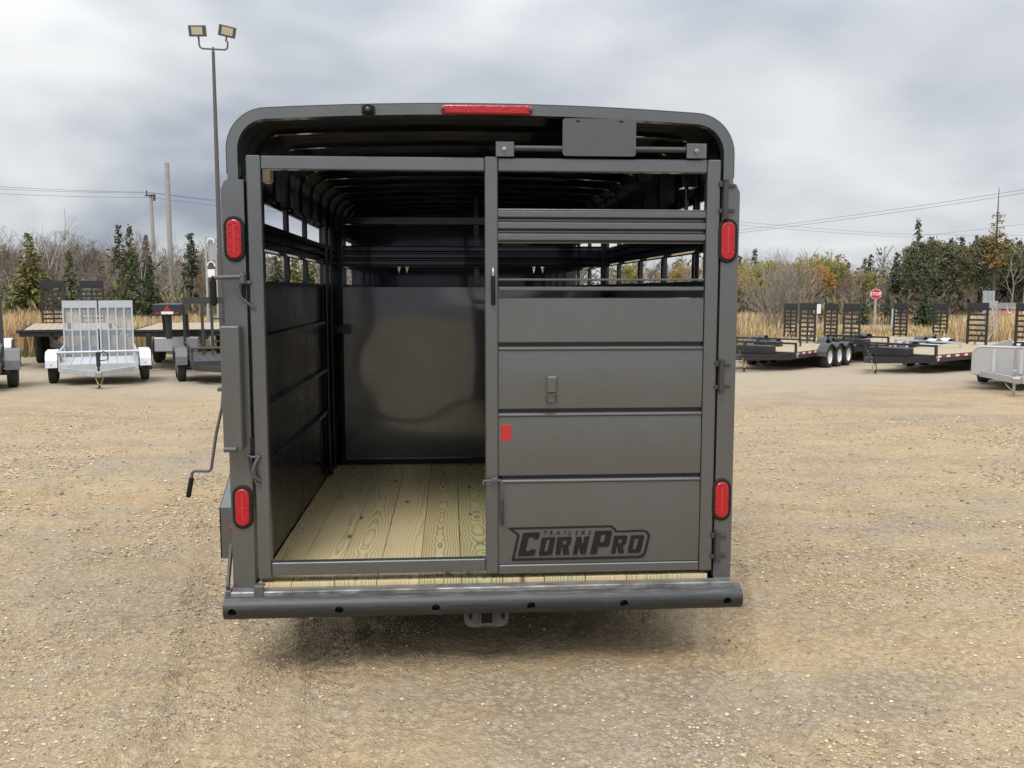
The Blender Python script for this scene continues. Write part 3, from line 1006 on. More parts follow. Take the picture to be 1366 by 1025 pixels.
# latches and handles
def latch_handle(x, z0, z1, y=-.02):
    m = MB(); m.tube([(x, y + .014, z0 + .002), (x, y - .006, z0), (x, y - .008, z0 - .012), (x, y - .006, z0 - .03)], .006, 8)
    h = m.build('latch_pull', M['zinc'], T)
    m = MB(); m.tube([(x, y - .004, z0 - .028), (x + .001, y - .004, z1 + .006), (x + .001, y - .004, z1)], [.009, .0095, .006], 10)
    m.build('grip', M['black_rubber'], h)
latch_handle(.031, 1.805, 1.652)
m = MB(); m.tube([(-.014, -.03, .872), (-.014, -.03, .886), (-.008, -.03, .893), (.058, -.03, .893), (.066, -.03, .888), (.068, -.03, .876), (.068, -.03, .80)], .006, 8)
m.rbox(.02, .048, -.04, -.006, .886, .904, .002)
lo = m.build('slider_latch', M['plate'], T)
m = MB(); m.tube([(.068, -.03, .81), (.068, -.03, .70), (.068, -.03, .692)], [.0085, .0085, .005], 10); m.build('grip', M['dark_steel'], lo)
m = MB()
m.rbox(.263, .309, -.018, .0055, 1.272, 1.345, .006)
m.build('door_pull', PNT, T)
m = MB(); m.tube([(.264, -.004, 1.262), (.264, -.008, 1.236), (.270, -.010, 1.224), (.302, -.010, 1.224), (.307, -.008, 1.236), (.307, -.004, 1.262)], .003, 6); m.build('pull_outline', M['dark_steel'], T)
m = MB(); m.rbox(.064, .110, .0015, .0055, 1.060, 1.133, .0035); m.build('reflector', M['red_tape'], T)

# hinges on the right
for z0, z1 in ((2.03, 2.185), (1.268, 1.412), (.505, .642)):
    m = MB(); x = 1.031
    m.tube([(x, -.022, z0 + .012), (x, -.022, z1 - .006)], .0115, 12)
    m.rbox(x - .004, x + .045, -.012, -.001, z1 - .03, z1 - .014, .002); m.rbox(x - .004, x + .045, -.012, -.001, z0 + .02, z0 + .036, .002)
    m.rbox(x - .026, x - .012, -.02, -.007, z1 - .028, z1 - .004, .002); m.rbox(x - .026, x - .012, -.02, -.007, z0 + .016, z0 + .034, .002)
    h = m.build('hinge', M['dark_steel'], T)
    m = MB(); m.lathe([(0, .0001), (0, .015), (.012, .015), (.014, .0001)], (x, -.022, z0 - .002), 'z', 6, False)
    m.build('hinge_bolt', M['dark_steel'], h)
    m = MB(); m.lathe([(0, .0001), (0, .015), (.008, .015), (.010, .0001)], (x, -.022, z1 - .006), 'z', 6, False)
    m.build('hinge_bolt', M['dark_steel'], h)

# left: latch cover box, slam latch bar, handle, crank
m = MB(); m.rbox(-1.108, -1.030, -.062, -.002, 1.044, 1.568, .004)
cb = m.build('latch_cover', PNT, T, .002)
m = MB(); m.tube([(-1.104, -.068, 1.050), (-1.052, -.068, 1.050)], .012, 10); m.build('cover_end_roll', M['plate'], cb)
m = MB(); dome(m, -1.017, 1.735, .017, .11, .001, -.004, 5, .001); m.build('latch_slot', M['black_rubber'], T)
m = MB(); m.tube([(-1.128, -.045, 1.768), (-1.02, -.045, 1.772)], .009, 10)
m.tube([(-1.022, -.045, 1.772), (-1.012, -.03, 1.76), (-1.004, -.02, 1.748), (-.985, -.018, 1.748)], .009, 8)
m.rbox(-1.024, -1.002, -.052, -.001, 1.742, 1.786, .004)
lb = m.build('slam_latch', M['plate'], T)
m = MB(); m.tube([(-1.126, -.045, 1.770), (-1.132, -.045, 1.764), (-1.133, -.045, 1.75)], .010, 8); m.tube([(-1.133, -.045, 1.755), (-1.132, -.045, 1.66), (-1.132, -.045, 1.652)], [.0145, .0145, .010], 12)
m.build('grip', M['black_rubber'], lb)
m = MB(); m.tube([(-.998, -.02, 1.748), (-1.02, -.03, 1.748), (-1.032, -.03, 1.738), (-1.030, -.03, 1.70), (-1.024, -.03, 1.685), (-.972, -.014, 1.640)], .0065, 8); m.build('latch_rod', M['plate'], lb)
# lower safety catch of bent rod
m = MB(); m.tube([(-1.012, -.012, 1.032), (-1.022, -.02, 1.018), (-1.000, -.025, 1.008), (-.968, -.018, 1.010)], .006, 8)
m.tube([(-.970, -.016, 1.008), (-.985, -.028, .985), (-.995, -.032, .955), (-.990, -.03, .925), (-.972, -.018, .905)], .0075, 8)
m.tube([(-1.020, -.018, 1.02), (-1.017, -.022, .96), (-.985, -.022, .895), (-.970, -.016, .885)], .005, 8)
m.build('safety_catch', M['plate'], T)
m = MB(); dome(m, -1.003, 1.055, .014, .075, .001, -.003, 5, .001); m.build('latch_slot', M['black_rubber'], T)
# crank hanging by the side
m = MB(); m.tube([(-1.118, .02, 1.315), (-1.124, .0, 1.22), (-1.150, -.005, 1.11), (-1.176, -.005, .958), (-1.182, -.005, .950), (-1.190, -.005, .946), (-1.246, -.005, .948), (-1.253, -.005, .944), (-1.258, -.005, .935), (-1.262, -.005, .90)], .0065, 10)
m.rbox(-1.142, -1.112, .0, .05, 1.288, 1.304, .003)
ck = m.build('crank', M['plate'], T)
m = MB(); m.tube([(-1.260, -.005, .918), (-1.276, -.005, .84), (-1.277, -.005, .834)], [.0105, .0105, .007], 10); m.build('grip', M['black_rubber'], ck)

# ---- centre gate inside
yc = 2.66
m = MB()
for a, b, c, d in ((-.985, -.915, .452, 2.235), (.945, 1.0, .452, 2.235), (-.9145, .9445, 2.178, 2.232), (-.9145, .9445, .455, .49)):
    m.rbox(a, b, yc, yc + .05, c, d, .003)
cg = m.build('centre_gate', INS, T)
m = MB(); N1, N2 = 40, 24          # sheet panel with the slight oil-canning of thin steel
vs = []
for j in range(N2 + 1):
    for i in range(N1 + 1):
        u, v = i / N1, j / N2
        b_ = math.sin(PI * u) * math.sin(PI * v)
        wv = float(vnoise(np.array([u * 3.2 + 1.3]), np.array([v * 2.6 + .7]), 21)[0] - .5) * .030 + float(vnoise(np.array([u * 7 + 3]), np.array([v * 5 + 2]), 22)[0] - .5) * .004
        vs.append((-.9145 + 1.859 * u, yc + .02 + wv * min(1, 3 * b_), .49 + (1.735 - .49) * v))
m.add(vs, [(j * (N1 + 1) + i, j * (N1 + 1) + i + 1, (j + 1) * (N1 + 1) + i + 1, (j + 1) * (N1 + 1) + i) for j in range(N2) for i in range(N1)], True)
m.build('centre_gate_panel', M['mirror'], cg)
m = MB(); m.extrude([(a + .03, b) for a, b in corrugated(1.882, 2.03, 3, .02)], (-.914, yc, 0), (.944, yc, 0), (0, 1, 0), (0, 0, 1)); m.build('centre_gate_slat', INS, cg)
m = MB(); m.rbox(.02, .06, yc + .052, yc + .09, .46, 2.4, .004); m.build('divider_post', INS, T)
m = MB(); m.rbox(-.985, -.86, yc - .07, yc - .005, 1.405, 1.47, .004); m.tube([(-.985, yc - .06, 1.47), (-.985, yc - .06, 1.51)], .02, 10)
m.build('centre_gate_latch', M['liner'], cg)
for yy in (2.28, 2.52):
    m = MB(); m.tube([(-.978, yy, .46), (-.978, yy, 2.14)], .018, 8); m.build('wall_upright', M['liner'], T)
# dome light on the wall
m = MB(); m.rbox(-1.0, -.955, .30, .40, 2.20, 2.275, .01); m.build('interior_light', M['lamp_glass'], T)
m = MB(); m.tube([(.93, .25, 2.05), (.93, .25, 2.19)], .010, 8); m.rbox(.90, .97, .20, .30, 2.18, 2.24, .004); m.build('slider_stop', INS, T)


# ---- lettering on the gate
def fill_curve(name, polys, mat, parent, thick=.0):
    cu = bpy.data.curves.new(name, 'CURVE'); cu.dimensions = '2D'; cu.fill_mode = 'BOTH'
    for p in polys:
        sp_ = cu.splines.new('POLY'); sp_.points.add(len(p) - 1); sp_.use_cyclic_u = True
        for q_, (a, b) in zip(sp_.points, p): q_.co = (a, b, 0, 1)
    tmp = bpy.data.objects.new('tmp', cu); col.objects.link(tmp)
    dg = bpy.context.evaluated_depsgraph_get()
    me = bpy.data.meshes.new_from_object(tmp.evaluated_get(dg))
    bpy.data.objects.remove(tmp)
    me.name = name; me.materials.clear(); me.materials.append(mat)
    return me


def text_mesh(name, body, size, mat, shear=0.0, spacing=1.0, align='CENTER'):
    cu = bpy.data.curves.new(name, 'FONT'); cu.body = body; cu.size = size; cu.shear = shear; cu.space_character = spacing
    cu.offset = size * .02; cu.align_x = align; cu.align_y = 'CENTER'
    tmp = bpy.data.objects.new('tmp', cu); col.objects.link(tmp)
    dg = bpy.context.evaluated_depsgraph_get()
    me = bpy.data.meshes.new_from_object(tmp.evaluated_get(dg))
    bpy.data.objects.remove(tmp)
    me.name = name; me.materials.clear(); me.materials.append(mat)
    return me


hp = hoop(.012, .44)
VENT = [[(c - .026, 1.975), (c, 1.872), (c + .026, 1.975)] for c in (-.635, -.56, .655, .74)]
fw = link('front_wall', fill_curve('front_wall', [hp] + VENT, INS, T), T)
fw.rotation_euler = (PI / 2, 0, 0); fw.location = (0, L_ - .03, 0)
sol = fw.modifiers.new('solid', 'SOLIDIFY'); sol.thickness = .012

LOGO = [
    [(145, 128), (905, 108), (935, 130), (945, 148), (1130, 140), (1170, 150), (1188, 182), (1160, 312), (1140, 342), (1105, 350), (180, 372), (220, 184)],
    [(192, 141), (895, 123), (916, 136), (930, 161), (1130, 155), (1158, 163), (1170, 186), (1145, 305), (1128, 328), (1100, 336), (199, 356), (239, 178)],
    [(262, 166), (378, 160), (384, 170), (374, 212), (336, 213), (340, 197), (305, 199), (281, 300), (312, 299), (317, 288), (356, 287), (346, 322), (335, 332), (225, 337), (228, 318)],
    [(405, 200), (490, 196), (497, 206), (474, 320), (462, 330), (380, 333), (378, 318), (396, 210)], [(435, 216), (458, 215), (438, 302), (413, 303)],
    [(510, 197), (608, 192), (616, 202), (605, 250), (590, 262), (598, 325), (552, 326), (548, 271), (541, 271), (531, 327), (497, 328)], [(553, 222), (580, 221), (574, 249), (546, 250)],
    [(650, 194), (685, 192), (694, 258), (708, 192), (745, 190), (716, 322), (680, 323), (668, 262), (655, 324), (622, 325)],
    [(785, 150), (905, 146), (910, 158), (890, 255), (875, 266), (808, 269), (798, 320), (750, 322)], [(830, 178), (862, 177), (850, 232), (820, 233)],
    [(925, 185), (1015, 182), (1022, 192), (1010, 245), (990, 258), (998, 314), (955, 316), (950, 266), (942, 266), (935, 316), (903, 317)], [(958, 212), (985, 211), (978, 239), (952, 240)],
    [(1050, 182), (1138, 180), (1146, 190), (1120, 300), (1108, 311), (1030, 313), (1027, 300), (1045, 192)], [(1075, 208), (1105, 207), (1085, 285), (1058, 286)],
]


def logo_xy(u, v):
    px, py = 650 + u / 5.464, 680 + v / 5.464
    return .505 + (px - 800) * .00336, .508 + (750.1 - .0203 * (px - 800) - py) * .00338


lg = link('logo_decal', fill_curve('logo_decal', [[logo_xy(*p) for p in poly] for poly in LOGO], M['decal'], T), T)
lg.rotation_euler = (PI / 2, 0, 0); lg.location = (0, -.0005, 0)
lg['label'] = 'black slanted company lettering inside a black outline'
for ch, u in zip('TRAIL3\u042fS', (418, 463, 513, 562, 598, 648, 693, 742)):
    x, z = logo_xy(u, 166)
    o = link('logo_letter', text_mesh('logo_letter', ch, .0255, M['decal'], .25), lg)
    o.location = (x, z, 0)


# ================================================================== parked trailers
def tyre_part(parent, c, s, rad=.37, w=.11, rim='galv'):
    m = MB(); k = rad / .347
    prof = [(-w * .9, .19 * k), (-w, .235 * k), (-w * .95, .30 * k), (-w * .8, .335 * k), (-w * .4, .347 * k), (w * .4, .347 * k), (w * .8, .335 * k), (w * .95, .30 * k), (w, .235 * k), (w * .9, .19 * k)]
    m.lathe(prof, c, 'x', 24)
    ty = m.build('tyre', M['tyre'], parent)
    m = MB(); m.lathe([(s * w * .1, .0001), (s * w * .35, .05 * k), (s * w * .7, .06 * k), (s * w * .3, .12 * k), (s * w * .45, .18 * k), (s * w * .92, .20 * k)], c, 'x', 20)
    m.build('rim', M[rim], ty)
    return ty


def ramp_part(parent, cx, y, z0, h, w, mat, rungs=9, centre=True, lean=.0, top=.20):
    """upright loading ramp: side rails, closed top plate and rungs"""
    m = MB(); r = .06
    def P(u, v, dy=0): return (cx + u, y + lean * v + dy, z0 + v)
    m.beam(P(-w / 2 + r / 2, 0), P(-w / 2 + r / 2, h), r, .07, (0, 1, 0)); m.beam(P(w / 2 - r / 2, 0), P(w / 2 - r / 2, h), r, .07, (0, 1, 0))
    m.beam(P(-w / 2, h - top / 2, -.036), P(w / 2, h - top / 2, -.036), .01, top)
    m.beam(P(-w / 2 + r, h - .02), P(w / 2 - r, h - .02), .06, .04)
    for k in range(rungs):
        v = .06 + (h - top - .08) * k / (rungs - 1)
        m.beam(P(-w / 2 + r, v), P(w / 2 - r, v), .06, .062)
    if centre: m.beam(P(0, 0, .01), P(0, h - top, .01), .05, .045, (0, 1, 0))
    return m.build('ramp', M[mat], parent, fix=False)


def jack_part(parent, y, zbot, ztop, mat, zb=None):
    m = MB()
    m.tube([(0, y, ztop - .32), (0, y, ztop)], .048, 10)
    m.tube([(0, y, zbot + .03), (0, y, ztop - .3)], .027, 10)
    m.rbox(-.09, .09, y - .09, y + .09, zbot, zbot + .02, .004)
    j = m.build('tongue_jack', M[mat], parent)
    m = MB(); m.tube([(0, y, ztop), (0, y, ztop + .04), (.16, y, ztop + .05), (.16, y, ztop + .12)], .010, 6)
    m.build('jack_handle', M['zinc'], j)


def chain_part(parent, p0, p1, sag, mat='chain'):
    m = MB(); p0, p1 = Vector(p0), Vector(p1); n = 14
    for k in range(n):
        a = p0.lerp(p1, k / n); b = p0.lerp(p1, (k + 1.25) / n)
        a.z -= sag * 4 * (k / n) * (1 - k / n); t = min(1, (k + 1.25) / n); b.z -= sag * 4 * t * (1 - t)
        off = Vector((.008, 0, 0)) if k % 2 else Vector((0, .008, 0))
        m.tube([a - off, b - off], .006, 5); m.tube([a + off, b + off], .006, 5)
    o = m.build('safety_chain', M[mat], parent)
    tag(o, kind='stuff')


def arch_fender(parent, cx, s, ys, rad, w, z, mat):
    """one sheet that arches over every wheel of a side"""
    m = MB(); pts = []
    for yc_ in ys:
        for k in range(9):
            a = PI - PI * k / 8
            yy = yc_ + rad * math.cos(a); zz = z + rad * .82 * math.sin(a)
            if len(ys) > 1 and yc_ != ys[0] and k < 2: continue
            if len(ys) > 1 and yc_ != ys[-1] and k > 6: continue
            pts.append((yy, zz))
    n = len(pts)
    A = [(cx - w / 2, a, b) for a, b in pts]; B = [(cx + w / 2, a, b) for a, b in pts]
    m.add(A + B, [(i, i + 1, n + i + 1, n + i) for i in range(n - 1)], False)
    e = cx + s * w / 2
    C = [(e, a, b) for a, b in pts]; D = [(e, a, b - .035) for a, b in pts]
    m.add(C + D, [(i, i + 1, n + i + 1, n + i) for i in range(n - 1)])
    o = m.build('fender', M[mat], parent, fix=False)
    so = o.modifiers.new('solid', 'SOLIDIFY'); so.thickness = .006


def teardrop_fender(parent, cx, s, y0, y1, z0, z1, w, mat):
    m = MB(); c = .30
    prof = [(y0, z0), (y0 + .04, z0 + (z1 - z0) * .5), (y0 + .12, z1 - .07), (y0 + c, z1), (y1 - c, z1), (y1 - .12, z1 - .07), (y1 - .04, z0 + (z1 - z0) * .5), (y1, z0)]
    n = len(prof)
    A = [(cx - w / 2, a, b) for a, b in prof]; B = [(cx + w / 2, a, b) for a, b in prof]
    m.add(A + B, [(i, i + 1, n + i + 1, n + i) for i in range(n - 1)])
    e = cx + s * w / 2
    C = [(e, a, b) for a, b in prof]; D = [(e, y0 + (a - y0) * .82 + (y1 - y0) * .09, b - .09 if 1 < i < n - 2 else b) for i, (a, b) in enumerate(prof)]
    m.add(C + D, [(i, i + 1, n + i + 1, n + i) for i in range(n - 1)])
    o = m.build('fender', M[mat], parent, fix=False)
    so = o.modifiers.new('solid', 'SOLIDIFY'); so.thickness = .006
    m = MB(); m.lathe([(0, .0001), (0, .022), (.02, .024)], (cx, y0 + .006, z0 + .06), 'y', 10); m.build('marker_light', M['red_lens'], o)
    return o


def place(x, y): return float(gz(x, y))


def equipment_trailer(label, x, y, deg, axles=2, frame='black', deck='deck', front=3.1, rear=2.7, ramp_h=1.35, ramp_w=.58, ramps=((-.75, 'black'), (.75, 'black')),
                      fender='dark_steel', tape=True, nose=0.0, rail=True, zdeck=.60, half=1.02, centre=True, rungs=9):
    t = thing('equipment_trailer', label, 'trailer', (x, y, place(x, y)), (0, 0, R(deg)), 'flat trailers parked in the yard')
    t.rotation_euler = Euler((nose, 0, R(deg)), 'XYZ')
    Fm = M[frame]
    m = MB()
    for s in (-1, 1):
        m.box(*sorted((s * half, s * (half - .06))), -front, rear, zdeck - .20, zdeck - .012)
        m.beam((s * (half - .12), -front + .02, zdeck - .14), (s * .05, -front - 1.32, zdeck - .14), .075, .17)
    m.box(-half + .062, half - .062, -front + .0, -front + .06, zdeck - .22, zdeck - .013)
    m.box(-half + .062, half - .062, rear - .06, rear, zdeck - .22, zdeck - .013)
    for k in range(6): m.box(-half + .062, half - .062, -front + .8 + k * .85, -front + .86 + k * .85, zdeck - .14, zdeck - .055)
    m.build('frame', Fm, t)
    npl = 10; w = (2 * half - .02) / npl
    mp = MB(); mp.rbox(-w / 2 + .004, w / 2 - .004, -front + .065, rear - .065, -.045, 0, .004)
    me = mp.mesh('deck_plank', M[deck])
    for k in range(npl): link('deck_plank', me, t, (-half + .01 + (k + .5) * w, 0, zdeck + random.uniform(-.003, .003)))
    if rail:      # front stop rail with its raked ends, and side rub rails
        m = MB()
        m.beam((-half, -front + .02, zdeck + .24), (half, -front + .02, zdeck + .24), .055, .055)
        for s in (-1, 1):
            m.extrude([(-front, zdeck - .19), (-front + .10, zdeck - .19), (-front + .07, zdeck + .27), (-front - .03, zdeck + .27)], (s * half + s * .002, 0, 0), (s * half + s * .045, 0, 0), (0, 1, 0), (0, 0, 1))
        m.build('front_rail', Fm, t)
        m = MB()
        m.rbox(-.55, .55, -front - .62, -front - .2, zdeck - .05, zdeck + .18, .02)
        m.build('tool_tray', Fm, t)
    ax0 = [(k - (axles - 1) / 2) * .87 for k in range(axles)]
    for s in (-1, 1):
        for yy in ax0: tyre_part(t, (s * 1.19, yy, .37), s, .37, .11, 'white_paint')
        arch_fender(t, s * 1.18, s, ax0, .46, .30, .40, fender)
    for yy in ax0:
        m = MB(); m.tube([(-1.1, yy, .33), (1.1, yy, .33)], .045, 8); m.build('axle', M['black'], t)
    jack_part(t, -front - 1.12, .02, zdeck + .32, frame)
    m = MB(); m.rbox(-.06, .06, -front - 1.62, -front - 1.28, zdeck - .20, zdeck - .05, .015)
    m.tube([(0, -front - 1.45, zdeck - .05), (0, -front - 1.45, zdeck + .05)], .05, 10)
    m.build('coupler', M['dark_steel'], t)
    chain_part(t, (.1, -front - 1.25, zdeck - .16), (.14, -front - 1.55, zdeck - .12), .28)
    for rx, rm in ramps:
        ramp_part(t, rx, rear + .06, zdeck - .12, ramp_h, ramp_w, rm, rungs, centre)
        m = MB(); m.beam((rx + .18, rear - .45, zdeck + .02), (rx + .18, rear + .02, zdeck + .36), .03, .03); m.build('ramp_strut', M[frame], t)
    if tape:
        for s in (-1, 1):
            for k in range(9):
                m = MB(); y0 = -front + .16 + k * .24
                m.box(*sorted((s * (half + .001), s * (half + .004))), y0, y0 + .20, zdeck - .085, zdeck - .03)
                m.build('reflective_tape', M['red_tape' if k % 2 else 'white_tape'], t)
            m = MB(); m.box(*sorted((s * (half + .046), s * (half + .06))), -front + .01, -front + .06, zdeck - .10, zdeck - .03); m.build('marker_light', M['chain'], t)
            m = MB(); m.box(*sorted((s * (half + .001), s * (half + .003))), -front + .14, -front + .26, zdeck - .17, zdeck - .11); m.build('sticker', M['sign_white'], t)
    return t


equipment_trailer('black triple-axle flat trailer with two black ramps standing at its back', 10.96, 24.35, -41.8, 3, ramp_h=1.50, nose=-.012, ramps=((-.75, 'black'), (.75, 'black')))
equipment_trailer('black flat trailer behind the triple-axle one, its narrower ramps beside the bush', 11.96, 27.6, -35.0, 2, ramp_h=1.42, ramp_w=.5, tape=True)
equipment_trailer('black flat trailer with two narrow ramps, standing right of the stop sign', 16.02, 28.35, -47.4, 2, ramp_h=1.42, ramp_w=.55)
equipment_trailer('black flat trailer with red and white tape, its tongue nearest the camera at right', 14.86, 22.11, -57.1, 2, ramp_h=1.45, ramp_w=.66, centre=False, rungs=8, half=1.02)
equipment_trailer('galvanised flat trailer with pale fenders and an aluminium ramp at right', 17.15, 24.9, -57, 2, 'galv', ramps=((-.9, 'alu'), (.75, 'alu')), fender='fender_white', tape=False, ramp_h=1.55, ramp_w=.50, centre=False)


# deck-over trailers on the left: high bed above the wheels
def deckover(label, x, y, deg, gooseneck=False, ramps=True):
    t = thing('deckover_trailer', label, 'trailer', (x, y, place(x, y)), (0, 0, R(deg)), 'high deck trailers parked on the left')
    zd = 1.10; half = 1.24; front = 3.0; rear = 3.6
    m = MB()
    for s in (-1, 1):
        m.box(*sorted((s * half, s * (half - .05))), -front, rear, zd - .14, zd - .01)
        m.box(*sorted((s * .50, s * .42)), -front, rear, zd - .42, zd - .06)
    m.box(-half + .052, half - .052, -front, -front + .06, zd - .14, zd - .012)
    for k in range(9): m.box(-half + .052, half - .052, -front + .5 + .7 * k, -front + .55 + .7 * k, zd - .13, zd - .06)
    m.build('frame', M['black'], t)
    npl = 12; w = (2 * half - .1) / npl
    mp = MB(); mp.rbox(-w / 2 + .004, w / 2 - .004, -front + .07, rear, -.045, 0, .004); me = mp.mesh('deck_plank', M['deck'])
    for k in range(npl): link('deck_plank', me, t, (-half + .05 + (k + .5) * w, 0, zd))
    m = MB(); m.beam((-half - .06, -front - .02, zd + .015), (half + .06, -front - .02, zd + .015), .05, .06)
    for s in (-1, 1): m.beam((s * (half + .04), -front, zd - .03), (s * (half + .04), rear, zd - .03), .03, .05)
    m.build('rub_rail', M['black'], t)
    for s in (-1, 1):
        for yy in (.6, 1.5): tyre_part(t, (s * .92, yy, .38), s, .38, .12, 'white_paint')
        m = MB(); m.rbox(*sorted((s * .70, s * 1.14)), 2.2, 2.23, .3, .85, .005); m.build('mud_flap', M['black_rubber'], t)
    for yy in (.6, 1.5):
        m = MB(); m.tube([(-.85, yy, .36), (.85, yy, .36)], .05, 8); m.build('axle', M['black'], t)
    if ramps:
        for rx in (-.60, .60): ramp_part(t, rx, rear + .05, zd - .06, 1.48, .74, 'black', 9, True)
    if gooseneck:
        m = MB()
        for s in (-1, 1):
            m.extrude([(-front + .1, zd - .45), (-front - .25, zd - .45), (-front - .55, 1.62), (-front - .30, 1.62)], (s * .24, 0, 0), (s * .32, 0, 0), (0, 1, 0), (0, 0, 1))
        m.rbox(-.33, .33, -front - 2.3, -front - .3, 1.58, 1.86, .02)
        m.tube([(0, -front - 2.05, 1.0), (0, -front - 2.05, 1.7)], .075, 12)
        m.build('gooseneck', M['black'], t)
        m = MB(); m.rbox(-.55, .55, -front - .42, -front - .06, .58, .95, .02); m.build('tool_box', M['alu'], t)
        for s in (-1, 1):
            m = MB(); m.rbox(*sorted((s * .62, s * .74)), -front - .45, -front - .33, .12, 1.05, .01); m.rbox(*sorted((s * .56, s * .80)), -front - .52, -front - .26, .02, .05, .005)
            m.build('landing_leg', M['black'], t)
        # front face badge: red triangle with a pale line of lettering, unreadable
        yb = -front - 2.305
        m = MB(); m.add([(-.09, yb, 1.70), (.09, yb, 1.70), (.03, yb, 1.77), (0, yb, 1.83), (-.03, yb, 1.77)], [(0, 1, 2, 3, 4)]); m.build('badge', M['red_tape'], t)
        m = MB(); m.box(-.14, .14, yb - .004, yb + .001, 1.615, 1.68); m.build('badge_strip', M['white_tape'], t)
        for s in (-1, 1):
            m = MB(); m.box(*sorted((s * .18, s * .26)), yb - .004, yb + .001, 1.62, 1.66); m.build('marker_light', M['red_tape'], t)
    else:
        m = MB()
        for s in (-1, 1): m.beam((s * .46, -front + .1, zd - .30), (s * .05, -front - 1.5, zd - .45), .08, .2)
        m.build('tongue', M['black'], t)
        jack_part(t, -front - 1.2, .03, 1.35, 'black')
        m = MB(); m.rbox(.95, 1.05, -front - .12, -front - .02, .55, 1.3, .01); m.build('stake_post', M['black'], t)
    return t


X, Y = at(97, 30.5); deckover('black high deck trailer with two tall black ramps behind the galvanised trailer', X, Y, 21)
X, Y = at(250, 29.0); deckover('black gooseneck deck trailer with a red badge and an aluminium toolbox', X, Y, 11, True, False)


